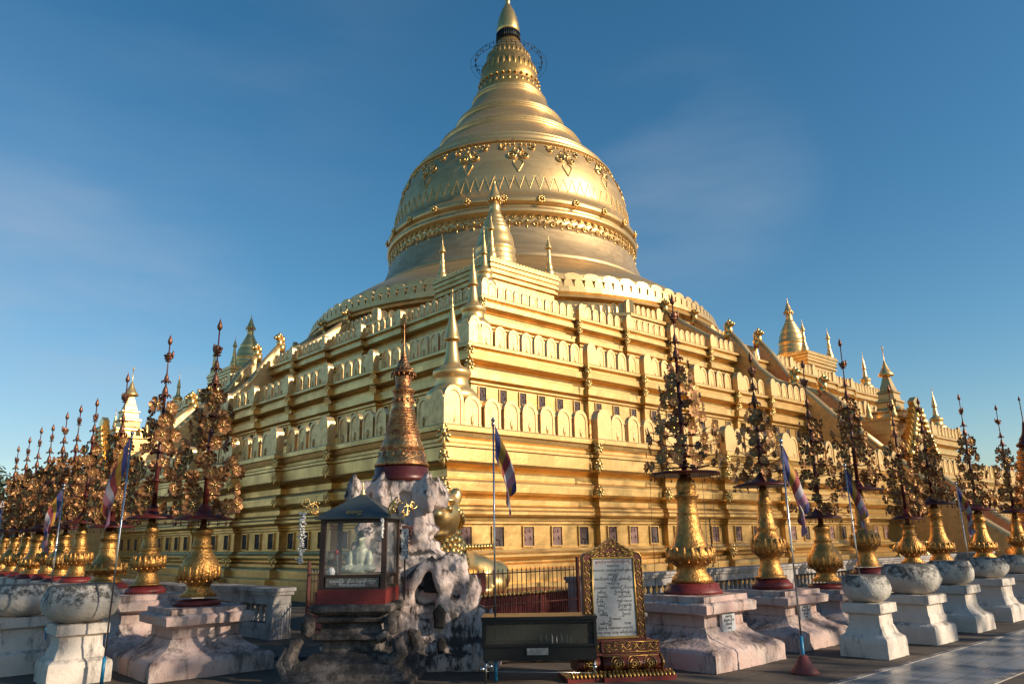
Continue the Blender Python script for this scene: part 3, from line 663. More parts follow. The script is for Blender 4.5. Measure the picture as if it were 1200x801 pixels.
for (x, y), lab in zip(PLATS, ("gilded stupa on the nearest top corner platform, in front of the bell", "gilded stupa far along the right edge of the upper terrace against the sky", "gilded stupa far along the left edge of the upper terrace against the sky")):
    t = thing("corner_stupa", lab, "stupa", (PC.x + x, PC.y + y, 14.84), 0, "stupas on the corner platforms of the pagoda")
    k = (1.0 if x + y < -20 else 1.0)
    t.scale = (1, 1, 1) if x + y < -20 else (.95, .95, .86); a = inst("stupa_body", sb, t); b = inst("umbrella_finial", su, t)
# slim pinnacles at the platform corners
def pinnacle_mesh(R0, H):
    mb = MB(); p = [(1, 0), (1, .05), (.8, .07), (.95, .12), (.8, .18), (.62, .22), (.7, .25), (.5, .3), (.42, .42), (.48, .44), (.36, .5), (.3, .62), (.26, .66)]
    mb.lathe([(r * R0, z * H) for r, z in p], seg=14)
    mb.lathe([(.2 * R0, .655 * H), (.62 * R0, .66 * H), (.58 * R0, .68 * H), (.3 * R0, .78 * H), (.1 * R0, .86 * H), (.05 * R0, .9 * H), (.12 * R0, .91 * H), (.04 * R0, .93 * H), (.03 * R0, 1.0 * H), (0, 1.01 * H)], seg=12)
    return mb.mesh("pinnacle", GOLDS)
pm = pinnacle_mesh(.30, 2.6)
pinl = {(0, 0): ("slim gilded pinnacle right in front of the nearest corner stupa", 0), (0, 1): ("slim gilded pinnacle right of the nearest corner stupa", 0), (0, 2): ("slim gilded pinnacle left of the nearest corner stupa", 0),
        (1, 0): ("slim gilded pinnacle in front of the far right corner stupa", 0), (1, 1): ("slim gilded pinnacle at the outer side of the far right corner stupa", 0),
        (1, 2): ("slim gilded pinnacle at the inner side of the far right corner stupa", 0),
        (2, 0): ("slim gilded pinnacle in front of the far left corner stupa", 0), (2, 2): ("slim gilded pinnacle at the outer side of the far left corner stupa", 0)}
for (pi_, qi), (lab, _) in pinl.items():
    x, y = PLATS[pi_]; sx, sy = ((-1, -1), (1, -1), (-1, 1))[qi]
    o = inst("corner_pinnacle", pm, None, (PC.x + x + sx * 2.0, PC.y + y + sy * 2.0, 14.84)); tag(o, lab, "pinnacle", "slim pinnacles around the corner stupas")
# vase-shaped finials behind the parapet corners
def finial_mesh(R0, H):
    p = [(.55, 0), (.6, .05), (.5, .08), (.55, .11), (.85, .17), (1.0, .215), (.98, .245), (.8, .28), (.62, .30), (.66, .315), (.60, .335), (.66, .36), (.74, .385), (.72, .405), (.54, .425), (.36, .445), (.30, .47), (.25, .53), (.20, .60), (.18, .625)]
    mb = MB(); mb.lathe([(r * R0, z * H) for r, z in p], seg=28)
    u = MB(); u.lathe([(.16 * R0, .622 * H), (.30 * R0, .625 * H), (.30 * R0, .635 * H), (.25 * R0, .65 * H), (.22 * R0, .70 * H), (.14 * R0, .77 * H), (.07 * R0, .84 * H), (.04 * R0, .86 * H), (.08 * R0, .87 * H), (.03 * R0, .885 * H), (.02 * R0, .97 * H), (.05 * R0, .975 * H), (0, 1.0 * H)], seg=16)
    return mb.mesh("finial_bulb", GOLDS), u.mesh("finial_umbrella", GOLDS)
FM = {1: finial_mesh(.72, 4.05), 2: finial_mesh(.64, 3.95), 3: finial_mesh(.52, 3.55)}
FP = [(1, -26.25, -26.25, 4.47, "large gilded vase finial behind the nearest corner of the lowest parapet"), (2, -22.1, -22.1, 8.12, "gilded vase finial behind the nearest corner of the second parapet"),
      (3, -18.7, -18.7, 11.42, "gilded vase finial behind the nearest corner of the third parapet"),
      (3, 18.6, -18.6, 11.42, "gilded finial at the far right corner of the third parapet"), (2, 21.4, -22.1, 8.12, "gilded finial at the far right corner of the second parapet, right of the gate spire"),
      (3, -18.6, 18.6, 11.42, "gilded finial at the far left corner of the third parapet"), (2, -22.1, 21.6, 8.12, "gilded finial at the far left corner of the second parapet")]
for k, x, y, z, lab in FP:
    t = thing("corner_finial", lab, "finial", (PC.x + x, PC.y + y, z), 0, "vase finials at the terrace corners")
    inst("finial_bulb", FM[k][0], t); inst("finial_umbrella", FM[k][1], t)

# gate shrines over the stairways
def gate(side, lab):
    t = thing("gate_shrine", lab, "shrine", (PC.x + (2.0 if side == 'R' else -26.6), PC.y + (-26.6 if side == 'R' else 1.9), 4.47), 0 if side == 'R' else -pi / 2, "gate shrines over the stairways")
    b = MB()
    for s in (-1, 1): b.box(s * 1.5 - .45, -.7, 0, s * 1.5 + .45, .9, 1.9); b.box(s * 1.5 - .52, -.78, 1.9, s * 1.5 + .52, .98, 2.05)
    b.box(-1.95, -.65, 2.05, 1.95, .85, 2.6); b.box(-2.05, -.75, 2.6, 2.05, .95, 2.72)
    b.obj("gate_body", GOLD, t)
    w = MB()
    pr = [(1.55, 2.7), (1.62, 2.78), (1.45, 2.85), (1.25, 2.95), (1.2, 3.2), (1.32, 3.3), (1.3, 3.4), (1.05, 3.45), (.95, 3.6), (.95, 3.9), (1.06, 3.98), (1.04, 4.08), (.8, 4.15), (.76, 4.5), (.86, 4.58), (.84, 4.66), (.62, 4.75), (.58, 4.9), (.45, 5.2), (.30, 5.6), (.24, 5.75)]
    w.lathe([(r * (.72 if z > 3.4 else .86), 2.7 + (z - 2.7) * .8) for r, z in pr], seg=4, rot=pi / 4, smooth=False)
    for sx in (-1, 1):
        for sy in (-1, 1): w.lathe([(.16, 2.72), (.2, 2.9), (.12, 3.1), (.14, 3.2), (.05, 3.6), (0, 3.9)], (sx * 1.3, sy * .6, 0), seg=8)
    w.obj("tiered_tower", GOLD, t)
    u = MB(); u.lathe([(.2, 5.1), (.38, 5.14), (.38, 5.22), (.28, 5.34), (.13, 5.65), (.05, 5.9), (.02, 5.95), (.02, 6.6), (.06, 6.65), (0, 6.75)], seg=16); u.obj("umbrella_finial", GOLDS, t)
    f = MB(); A = []
    n = 11
    for i in range(n):
        tt = i / (n - 1); x = 1.95 - tt * 1.95; z = .6 + 2.7 * tt ** 1.25
        A += [(x, z), (x + .22, z + .42)] if i < n - 1 else [(0, z + .35)]
    pts = [(1.5, .0)] + A + [(-a, b_) for a, b_ in reversed(A[:-1])] + [(-1.5, .0), (-1.2, .3), (-1.1, 1.5), (-.8, 1.9), (0, 2.2), (.8, 1.9), (1.1, 1.5), (1.2, .3)]
    f.slab(pts, (0, -1.0, .2), (1, 0, 0), (0, 0, 1), (0, -1, 0), .3)
    for i in range(0, n):
        tt = i / n; x = 1.7 - tt * 1.6; z = .9 + 2.5 * tt ** 1.2
        for s in (-1, 1): f.ell((s * x, -1.35, z), (.16, .14, .22), seg=7, rings=5); f.ell((s * x * .8, -1.36, z - .25), (.14, .12, .12), seg=7, rings=5)
    f.obj("flame_gable", GOLDO, t)
gate('R', "gilded gate shrine with tiered spire over the right stairway"); gate('L', "gilded gate shrine with tiered spire at the far left, beyond the metal trees")

# ------------------------------------------------------------------ low balustrade walls round the pagoda
def low_wall(name, label, p0, p1, h, nlow, pier_first=True, cat="wall"):
    p0, p1 = Vector(p0), Vector(p1); d = p1 - p0; Ln = d.length; a = atan2(d.y, d.x)
    t = thing(name, label, cat, (p0.x, p0.y, 0), a)
    b = MB(); b.box(0, -.2, 0, Ln, .2, .16); b.box(.02, -.16, .16, Ln - .02, .16, .26); b.obj("wall_base", WALLW, t)
    c = MB(); c.box(0, -.17, h - .28, Ln, .17, h - .12); c.box(-.03, -.21, h - .12, Ln + .03, .21, h - .06); c.box(-.05, -.24, h - .06, Ln + .05, .24, h); c.obj("wall_coping", WALLW, t)
    n = max(1, round(Ln / nlow)); bl = MB(); bl.lathe([(.055, 0), (.055, .04), (.035, .06), (.06, .16), (.03, .24), (.055, .3), (.055, h - .54)], seg=8); blm = bl.mesh("baluster", WALLW); cnt = 0
    for k in range(n + 1):
        x = Ln * k / n; w = .2; q = MB(); q.box(max(0, x - w), -.18, .16, min(Ln, x + w), .18, h - .27); q.obj("pier", WALLW, t)
    for k in range(n):
        x0, x1 = Ln * k / n + .2, Ln * (k + 1) / n - .2; m = max(1, int((x1 - x0) / .2))
        for j in range(m):
            if cnt < 80: inst("baluster", blm, t, (x0 + (x1 - x0) * (j + .5) / m, 0, .26)); cnt += 1
    return t
low_wall("low_wall", "old plaster balustrade wall behind the pink plinths on the right", (11.75, 11.2), (36.5, 11.2), .88, 4.2)
low_wall("low_wall", "short weathered balustrade between the nearest left plinth and the red railing", (6.55, 13.4), (6.4, 16.2), .86, 1.4)
low_wall("low_wall", "whitewashed balustrade wall behind the row of metal trees on the left", (6.4, 17.0), (6.4, 37), .80, 4.0)

# iron railing round the guardian beast
def railing(label, p0, p1, h):
    p0, p1 = Vector(p0), Vector(p1); d = p1 - p0; Ln = d.length
    t = thing("iron_railing", label, "railing", (p0.x, p0.y, 0), atan2(d.y, d.x), "red iron railings round the guardian beast")
    r = MB(); r.box(0, -.012, h - .09, Ln, .012, h - .07); r.box(0, -.012, .48, Ln, .012, .50); r.box(0, -.012, .12, Ln, .012, .14); r.obj("rail", TRUNK, t)
    for x in (0, Ln): q = MB(); q.box(x - .025, -.025, 0, x + .025, .025, h + .16); q.obj("post", TRUNK, t)
    bm = MB(); bm.lathe([(.009, .04), (.009, h - .05), (.014, h - .04), (0, h + .02)], seg=5, smooth=False); bme = bm.mesh("bar", TRUNK)
    sm = MB(); sm.lathe([(.007, .04), (.007, .60), (0, .66)], seg=5, smooth=False); sme = sm.mesh("short_bar", TRUNK)
    n = int(Ln / .115)
    for k in range(1, n):
        inst("bar", bme, t, (Ln * k / n, 0, 0))
        if n < 48: inst("short_bar", sme, t, (Ln * (k + .5) / n, 0, 0))
    return t
railing("red iron railing right of the ruined stupa, carrying the grey sign", (7.5, 10.9), (11.55, 10.9), 1.12)
railing("narrow red iron railing seen left of the glass shrine", (7.2, 11.0), (7.2, 13.7), 1.14)
t = thing("fence_sign", "blank grey sign on a maroon board, hung on the red railing", "sign", (8.75, 10.83, .93))
q = MB(); q.box(-.36, -.012, -.18, .36, .012, .14); q.obj("maroon_board", REDP, t)
q = MB(); q.box(-.22, -.03, -.30, .22, -.014, .04); q.obj("grey_plate", SHEET, t)

# ------------------------------------------------------------------ guardian beast at the corner
t = thing("guardian_beast", "gilded lion-like guardian beast with round eyes behind the red railing at the pagoda corner", "statue", (9.09, 12.25, 0))
pb = MB(); pb.prism([(-.9, -.6), (3.6, -.6), (3.6, .9), (1.0, .9), (.9, 1.0), (.9, 3.6), (-.6, 3.6), (-.6, -.9)], 0, .60); pb.obj("red_plinth", REDP, t)
bd = MB()
for k in range(42): bd.ell((-.8 + k * .105, -.62, .60), .045, seg=6, rings=4)
for k in range(40): bd.ell((-.62, -.8 + k * .105, .60), .045, seg=6, rings=4)
bd.obj("bead_border", GOLDO, t)
b = MB(); rz_ = lambda a, ax='Z': Matrix.Rotation(radians(a), 3, ax)
dg = Vector((-.70, -.72, 0))                                   # the way the beast looks
b.ell((.05, .05, 1.15), (.42, .42, .62)); b.ell(Vector((0, 0, 1.55)) + dg * .05, (.38, .38, .5))
b.ell(Vector((0, 0, 2.10)) + dg * .12, (.48, .48, .50), seg=16, rings=12); b.ell(Vector((0, 0, 2.04)) + dg * .42, (.38, .38, .27), seg=14, rings=10); b.ell(Vector((0, 0, 1.90)) + dg * .15, (.44, .44, .30), seg=14, rings=10)
b.ell(Vector((0, 0, 1.74)) + dg * .38, (.31, .31, .12), seg=14, rings=10); b.ell(Vector((0, 0, 2.12)) + dg * .74, (.10, .10, .08))
side = Vector((.72, -.70, 0))
for s in (-1, 1):
    b.ell(Vector((0, 0, 2.46)) - dg * .05 + side * s * .36, (.13, .13, .19)); b.ell(Vector((0, 0, 2.36)) + dg * .44 + side * s * .24, (.19, .19, .08)); b.ell(Vector((0, 0, 2.10)) + dg * .74 + side * s * .12, (.11, .11, .10))
    b.ell(Vector((0, 0, 1.72)) + dg * .22 + side * s * .24, (.14, .14, .16))
    b.ell(Vector((0, 0, .98)) + dg * .28 + side * s * .24, (.15, .15, .42)); b.ell(Vector((0, 0, .66)) + dg * .46 + side * s * .25, (.17, .17, .10))
for (ax, ay) in ((1, 0), (0, 1)):
    A = Vector((ax, ay, 0)); Bv = Vector((.35 if ay else 0, .35 if ax else 0, 0))
    b.tube([Vector((.1, .1, 1.15)) + A * .2, Vector((0, 0, 1.10)) + A * .9 + Bv, Vector((0, 0, 1.0)) + A * 1.3 + Bv, Vector((0, 0, .90)) + A * 1.65 + Bv], [.40, .37, .36, .34], 14)
    b.ell(Vector((0, 0, .90)) + A * 1.7 + Bv, (.40, .38, .36)); b.ell(Vector((0, 0, .78)) + A * 1.45 + Bv * .2, (.30, .28, .24)); b.ell(Vector((0, 0, .66)) + A * 1.15 - Bv * .1, (.25, .2, .11))
remesh_obj(b, "body", GOLDS, t, .045, 4)
for s in (-1, 1):
    e = MB(); e.ell(Vector((0, 0, 2.20)) + dg * .48 + side * s * .24, .125, seg=14, rings=10); e.ell(Vector((0, 0, 2.20)) + dg * .555 + side * s * .30, .06, seg=10, rings=7)
    e.obj("eye", GOLDO, t)
e = MB(); e.ell(Vector((0, 0, 1.86)) + dg * .56, (.19, .19, .06), seg=12); 
for k in range(9): e.ell(Vector((0, 0, 1.91)) + dg * (.62 - abs(k - 4) ** 2 * .012) + side * ((k - 4) * .045), (.02, .02, .04), seg=6, rings=4)
e.obj("mouth", REDP, t)
mn = MB()
for row in range(9):                                          # curly mane in rows round the neck and chest
    z = 1.74 - .10 * row; rad_ = .40 + .12 * sin(min(1, row / 5) * pi / 2)
    for k in range(20):
        a = -2.2 + 4.4 * (k + .5 * (row % 2)) / 19; dd = (dg * cos(a) + side * sin(a))
        q_ = R.uniform(.8, 1.35) * (1 + .06 * row); mn.ell(Vector((.04, .04, z + R.uniform(-.03, .03))) + dd * (rad_ + .03 * cos(a)), (.065 * q_, .065 * q_, .085 * q_), seg=7, rings=5)
for k in range(26):
    a = -2.4 + 4.8 * k / 25; dd = (dg * cos(a) + side * sin(a))
    mn.ell(Vector((0, 0, 2.05 + .26 * cos(a))) - dg * .06 + dd * .47, (.07, .07, .09), seg=7, rings=5)
for j in range(6):
    for s in (-1.6, -.55, .55, 1.6): mn.ell(Vector((0, 0, 1.28 - .07 * j)) + dg * .50 + side * (s * .15 + .04 * (j % 2)) + Vector((0, 0, -.06 * j)), (.11, .08, .15), seg=8, rings=6)
for (ax, ay) in ((1, 0), (0, 1)):
    A = Vector((ax, ay, 0)); Bv = Vector((.35 if ay else 0, .35 if ax else 0, 0))
    for k in range(20): mn.ell(Vector((0, 0, 1.53 - .12 * (k / 20) + .1 * (k / 20) ** 2)) + A * (.2 + k * .08) + Bv * min(1, k / 6), (.045, .045, .07), seg=6, rings=4)
mn.obj("mane", GOLDO, t)

# ------------------------------------------------------------------ pink plinths, vases and metal trees
def square_prof(mb, prof, cx_=0, cy_=0, dx=0, dy=0):
    rings = []
    for h, z in prof: rings.append([mb.vert((cx_ + sx * (h + dx), cy_ + sy * (h + dy), z)) for sx, sy in ((-1, -1), (1, -1), (1, 1), (-1, 1))])
    for a, c in zip(rings, rings[1:]):
        for i in range(4): mb.face((a[i], a[(i + 1) % 4], c[(i + 1) % 4], c[i]))
    mb.face(list(reversed(rings[0]))); mb.face(rings[-1])
def rough(mb, name, m, parent, v=.03, disp=.012, seed=0., sm=1, cell=.05):
    """crisp masonry: the faces are cut fine, then worn edges and dents are pushed in with noise"""
    me = mb.mesh(name, m); bm = bmesh.new(); bm.from_mesh(me)
    for _ in range(5):
        ed = [e for e in bm.edges if e.calc_length() > cell * 1.7]
        if not ed or len(bm.faces) > 30000: break
        bmesh.ops.subdivide_edges(bm, edges=ed, cuts=1, use_grid_fill=True)
    bmesh.ops.triangulate(bm, faces=[f for f in bm.faces if len(f.verts) > 4])
    bm.normal_update(); off = Vector((seed, seed * 2, -seed))
    for q in bm.verts:
        sharp = max([0.0] + [e.calc_face_angle(0.0) for e in q.link_edges if len(e.link_faces) == 2])
        n1_ = noise.fractal(q.co * 4 + off, 1.0, 2.0, 3); n2_ = noise.fractal(q.co * 16 + off, 1.0, 2.0, 2)
        k = disp * (.55 * n1_ + .35 * n2_) - (disp * 1.0 * max(0, n1_ + .35) if sharp > .6 else 0)
        q.co = q.co + q.normal * k
    for f in bm.faces: f.smooth = True
    for e in bm.edges:
        if len(e.link_faces) == 2 and e.calc_face_angle(0.0) > .6: e.smooth = False
    bm.to_mesh(me); bm.free(); me.update()
    o = bpy.data.objects.new(name, me); C.objects.link(o)
    if parent is not None: o.parent = parent
    return o
def plinth(x, y, s, h, label, plate=True):
    t = thing("plinth", label, "plinth", (x, y, 0), R.uniform(-.02, .02), "pink plaster plinths of the metal trees")
    mb = MB(); k = h / .85
    square_prof(mb, [(.84 * s, 0), (.84 * s, .20 * k), (.81 * s, .24 * k), (.70 * s, .28 * k), (.56 * s, .36 * k), (.50 * s, .42 * k), (.49 * s, .46 * k), (.46 * s, .48 * k), (.46 * s, .60 * k), (.50 * s, .62 * k), (.60 * s, .64 * k), (.61 * s, .75 * k), (.58 * s, .77 * k), (.52 * s, .78 * k), (.52 * s, .85 * k)])
    rough(mb, "plinth_body", PINK, t, .032, .014, R.uniform(0, 50))
    if plate:
        p = MB(); p.box(-.15 * s, -.53 * s, .40 * k, .15 * s, -.485 * s, .62 * k); pl = p.obj("inscription_plate", MARB, t)
        text("plate_lettering", "ကောင်းမှု\nဒါယကာ ဦးဘ\nမိသားစု\nသာဓု", .042 * s, INK, pl, (0, -.534 * s, .575 * k), Matrix.Rotation(pi / 2, 3, 'X'), space=1.15)
    return t
def flower_mesh(kind):
    mb = MB()
    if kind == 'star':
        n = 9; mb.mi = 0; c = mb.vert((0, .01, 0)); ring = []
        for k in range(2 * n):
            a = pi * k / n; r = 1.0 if k % 2 == 0 else .68; ring.append(mb.vert((r * cos(a), -.22 * r + .03, r * sin(a))))
        for k in range(2 * n): mb.face((c, ring[k], ring[(k + 1) % (2 * n)]))
    else:
        n = 7 if kind == 'round' else 6
        for k in range(n):
            a = 2 * pi * k / n; w = 1.25 * pi / n; P = [(0, 0, 0)]
            for (rr, aa, dp) in ((.5, -.75, -.02), (.88, -.7, -.16), (1.0, 0, -.28), (.88, .7, -.16), (.5, .75, -.02)):
                q = a + aa * w; P.append((rr * cos(q), dp * .9 - .02, rr * sin(q)))
            ids = [mb.vert(p) for p in P]; mid = mb.vert((.6 * cos(a), .06, .6 * sin(a)))
            for i in range(len(ids)): mb.face((ids[i], ids[(i + 1) % len(ids)], mid))
        mb.mi = 0
    mb.mi = 1; mb.ell((0, -.10, 0), (.17, .13, .17), seg=7, rings=5)
    for k in range(5): mb.ell((.27 * cos(k * 1.2566), -.07, .27 * sin(k * 1.2566)), (.09, .07, .09), seg=5, rings=3)
    return mb.mesh("flower", [LEAFM, LEAFG], fix=False)
FLW = {k: flower_mesh(k) for k in ('star', 'round', 'six')}
VP = {'bell': [(.40, 0), (.40, .05), (.36, .07), (.35, .14), (.29, .15), (.27, .22), (.20, .30), (.21, .33), (.20, .36), (.27, .42), (.335, .48), (.34, .55), (.30, .62), (.24, .70), (.20, .80), (.165, .95), (.15, 1.08), (.145, 1.10), (.158, 1.12), (.145, 1.14), (.135, 1.3), (.175, 1.36), (.18, 1.38), (.14, 1.40), (.135, 1.47), (.15, 1.5), (.11, 1.6), (.06, 1.68)],
      'amphora': [(.30, 0), (.30, .08), (.27, .10), (.26, .18), (.19, .2), (.18, .28), (.145, .36), (.15, .42), (.145, .46), (.20, .52), (.25, .58), (.255, .68), (.22, .76), (.16, .84), (.135, .90), (.17, .93), (.13, .97), (.115, 1.15), (.10, 1.30), (.13, 1.34), (.09, 1.40), (.07, 1.52), (.05, 1.6)],
      'bulb': [(.31, 0), (.31, .06), (.29, .08), (.26, .14), (.16, .24), (.15, .30), (.17, .34), (.24, .40), (.275, .52), (.26, .64), (.20, .76), (.145, .86), (.135, .92), (.155, .94), (.12, .97), (.115, 1.14), (.15, 1.18), (.13, 1.22), (.05, 1.25), (.03, 1.38)]}
VH = {'bell': 1.68, 'amphora': 1.6, 'bulb': 1.38}
def metal_tree(x, y, z0, disc, tip, vk, fk, rd, rb, nw, nf, lab, vs_=1.0, fr=.082, sd=0, flat=False):
    rr = random.Random(sd + 11)
    t = thing("metal_tree", lab, "ornament", (x, y, z0), 0, "gilded vases with metal flower trees"); H = tip - z0; D = disc - z0
    k = D / (VH[vk] + .02); zr = .14 if vk != 'bulb' else .08
    prof = [(r * vs_, z * k) for r, z in VP[vk]]
    v = MB(); v.lathe([p for p in prof if p[1] > zr * k], seg=28)
    pr = sorted(prof)[-4:]; 
    zb = [p for p in prof if p[1] > .3 * k]; rb_, zbz = max(zb, key=lambda p: p[0])
    nl = 18
    for i in range(nl):                                        # raised lotus flutes round the belly
        a = 2 * pi * i / nl; v.ell((rb_ * .93 * cos(a), rb_ * .93 * sin(a), zbz), (.030, .030, .10), seg=6, rings=5)
        v.ell((rb_ * .98 * cos(a + .17), rb_ * .98 * sin(a + .17), zbz - .11), (.018, .018, .02), seg=5, rings=3)
    vo = v.obj("vase", VASE, t)
    q = MB(); q.lathe([p for p in prof if p[1] <= zr * k + .001] + [(.24 * vs_, zr * k + .01)], seg=28); q.obj("red_foot", REDP, vo)
    d = MB()
    if flat: d.lathe([(rd * .98, -.03), (rd, -.01), (rd * .95, .01), (.05, .03)], seg=28, smooth=False)
    else: d.lathe([(rd * .96, -.02), (rd, -.015), (rd, .0), (rd * .6, .05), (.12, .12), (.05, .2)], seg=22)
    d.T = None
    for i in range(18):
        a = 2 * pi * i / 18; d.tube([(rd * .97 * cos(a), rd * .97 * sin(a), -.01), (rd * .97 * cos(a), rd * .97 * sin(a), -.06)], .004, 3); d.ell((rd * .97 * cos(a), rd * .97 * sin(a), -.08), (.012, .012, .02), seg=5, rings=3)
    inst("parasol_disc", d.mesh("parasol_disc", TRUNK), t, (0, 0, D))
    zt = D + (H - D) * rr.uniform(.58, .66); tr = MB()
    tr.tube([(0, 0, D - .1), (0, 0, D + (zt - D) * .5), (0, 0, zt)], [.042, .036, .024], 8); tr.tube([(0, 0, zt - .02), (0, 0, H - .1)], [.013, .010], 6)
    fl = []
    for w in range(nw):
        f = (w + .35) / nw; z = D + .10 + (zt - D - .12) * f; rad = (rb * (1 - f) + .13 * f) * rr.uniform(.85, 1.1)
        cnt = max(3, int(round(nf * (1 - .55 * f)))); ph = rr.uniform(0, 6)
        for i in range(cnt):
            a = ph + 2 * pi * (i + rr.uniform(-.2, .2)) / cnt; r1 = rad * rr.uniform(.72, 1.08); zz_ = z + rr.uniform(-.05, .05)
            p = Vector((r1 * cos(a), r1 * sin(a), zz_)); tr.tube([(0, 0, z - .07), (r1 * .5 * cos(a), r1 * .5 * sin(a), z - .08), p * .97 + Vector((0, 0, zz_ * .03))], .006, 3, cap=False); fl.append((p, a))
        if w % 2 == 0: tr.lathe([(.05, -.02), (.065, 0), (.05, .02)], (0, 0, z - .05), seg=8)
    if flat:
        for i in range(9):
            a = 2 * pi * i / 9; fl.append((Vector((rd * cos(a), rd * sin(a), D + .06)), a))
    tr.obj("trunk", TRUNK, t)
    for p, a in fl[:92]:
        s = fr * (1.08 if fk == 'star' else 1.28) * rr.uniform(.85, 1.15)
        m = Matrix.Rotation(a + pi / 2 + rr.uniform(-.35, .35), 3, 'Z') @ Matrix.Rotation(rr.uniform(-.35, .35), 3, 'X') @ Matrix.Rotation(rr.uniform(0, 6), 3, 'Y')
        inst("flower", FLW[fk], t, p, m, s)
    if not flat:                                               # upright leaves standing on the disc
        lf = MB()
        for i in range(7):
            a = 2 * pi * i / 7 + .3; c0 = Vector((rd * .78 * cos(a), rd * .78 * sin(a), D + .03)); u = Vector((-sin(a), cos(a), 0)); e_ = Vector((cos(a), sin(a), 0))
            ids = [lf.vert(c0 + u * px + Vector((0, 0, pz)) + e_ * pd) for px, pz, pd in ((-.02, 0, 0), (-.08, .10, .03), (0, .24, .07), (.08, .10, .03), (.02, 0, 0))]; mid = lf.vert(c0 + Vector((0, 0, .1)) - e_ * .015)
            for j in range(5): lf.face((ids[j], ids[(j + 1) % 5], mid))
        lf.obj("upright_leaves", LEAFM, t, fix=False)
    # small parasols, a bird and a spear point on the rod
    par = MB(); par.lathe([(.09, 0), (.095, .01), (.05, .03), (.045, .08), (.03, .13), (.008, .19)], seg=12)
    for i in range(8): par.ell((.095 * cos(i * pi / 4), .095 * sin(i * pi / 4), -.015), (.014, .014, .025), seg=5, rings=3)
    pm_ = par.mesh("small_parasol", BRZ)
    inst("small_parasol", pm_, t, (0, 0, zt + .02)); inst("small_parasol", pm_, t, (0, 0, zt + .26), None, .8)
    bz = zt + (H - zt) * rr.uniform(.5, .62); bd_ = MB(); a = rr.uniform(0, 6)
    bd_.ell((0, 0, 0), (.07, .035, .04), rz_(0)); bd_.ell((.06, 0, .045), .025, seg=6, rings=4); bd_.ell((-.07, 0, .06), (.02, .02, .07)); bd_.lathe([(.05, -.06), (.055, -.05), (.01, -.04)], seg=8)
    for s in (-1, 1): bd_.ell((-.01, s * .03, .05), (.04, .012, .05))
    inst("bird", bd_.mesh("bird", BRZ), t, (0, 0, bz), (0, 0, a))
    sp = MB(); sp.lathe([(.008, -.16), (.035, -.12), (.04, -.09), (.022, -.03), (.006, .02), (0, .05)], seg=10); inst("spear_point", sp.mesh("spear_point", BRZ), t, (0, 0, H - .04))
    return t
RT = [(9.3, 6.6, .86, 2.50, 5.22, 'bell', 'star', .50, .60, 10, 13, "tall gold vase with a leafy dark metal tree just right of the inscription tablet", 1.0, .085, True),
      (11.65, 6.75, .80, 2.42, 4.68, 'amphora', 'star', .48, .56, 9, 11, "fluted gold vase and metal tree on the second pink plinth right of the tablet", 1.05, .08, False),
      (14.0, 7.0, .68, 1.93, 4.95, 'bulb', 'six', .38, .50, 8, 9, "gold vase and sparse metal tree on the third plinth right of the tablet", 1.1, .08, False),
      (15.75, 7.0, .82, 2.49, 5.66, 'amphora', 'six', .46, .55, 9, 9, "tallest metal tree on the right, its gold vase rising behind the nearest round bowl", 1.1, .085, False),
      (17.95, 7.0, .90, 1.94, 4.93, 'bulb', 'six', .36, .50, 8, 9, "metal tree behind the widest bowl, fifth from the tablet, with a low dark disc", 1.0, .085, False),
      (19.6, 7.0, .86, 2.28, 4.82, 'bell', 'six', .45, .52, 8, 9, "metal tree on a bell-shaped gold vase, sixth from the tablet, before the stairway", .92, .085, False),
      (22.5, 7.0, .86, 2.18, 5.24, 'bell', 'round', .46, .54, 8, 9, "metal tree seventh from the tablet, second last towards the right edge", .95, .09, False),
      (25.5, 7.0, .86, 2.16, 5.26, 'amphora', 'round', .42, .52, 8, 9, "metal tree at the right edge of the photo, farthest in its row", 1.1, .09, False)]
PLB = ["pink plinth with a white inscription plate, right beside the inscription tablet", "second pink plinth right of the tablet, behind the red cone of the flagpole", "third pink plinth right of the tablet, half hidden by the nearest bowl",
       "pink plinth behind the second bowl of the right row", "plinth behind the gap between second and third bowl", "plinth behind the third bowl of the right row", "plinth behind the fourth bowl of the right row", "plinth at the right edge behind the last bowl"]
for i, a in enumerate(RT):
    x, y, z0, disc, tip, vk, fk, rd, rb, nw, nf, lab, vsc, fr, flat = a
    plinth(x, y, 1.0 if i != 2 else .8, z0, PLB[i], i < 3)
    tr_ = metal_tree(x, y, z0, disc, tip, vk, fk, rd, rb, nw, nf, lab, vsc, fr, i * 7, flat)
    if i == 0:                                                 # cords and chains hanging from the first tree's disc
        h = MB()
        for (dx, dy, l) in ((-.42, .3, 1.6), (-.2, -.42, 1.55), (.3, .35, 1.7), (.50, -.1, 1.75), (.42, .2, 1.6)):
            h.tube([(dx, dy, disc - z0), (dx * 1.02, dy * 1.02, disc - z0 - l * .5), (dx * 1.04, dy, disc - z0 - l)], .0035, 3)
        for k in range(24): h.ell((.50 + .01 * (k % 2), -.02, .35 + k * .028), (.018, .012, .015), seg=5, rings=3); h.ell((.44, .1, .02 + k * .022), (.016, .012, .013), seg=5, rings=3)
        h.obj("hanging_chains", BLACK, tr_)
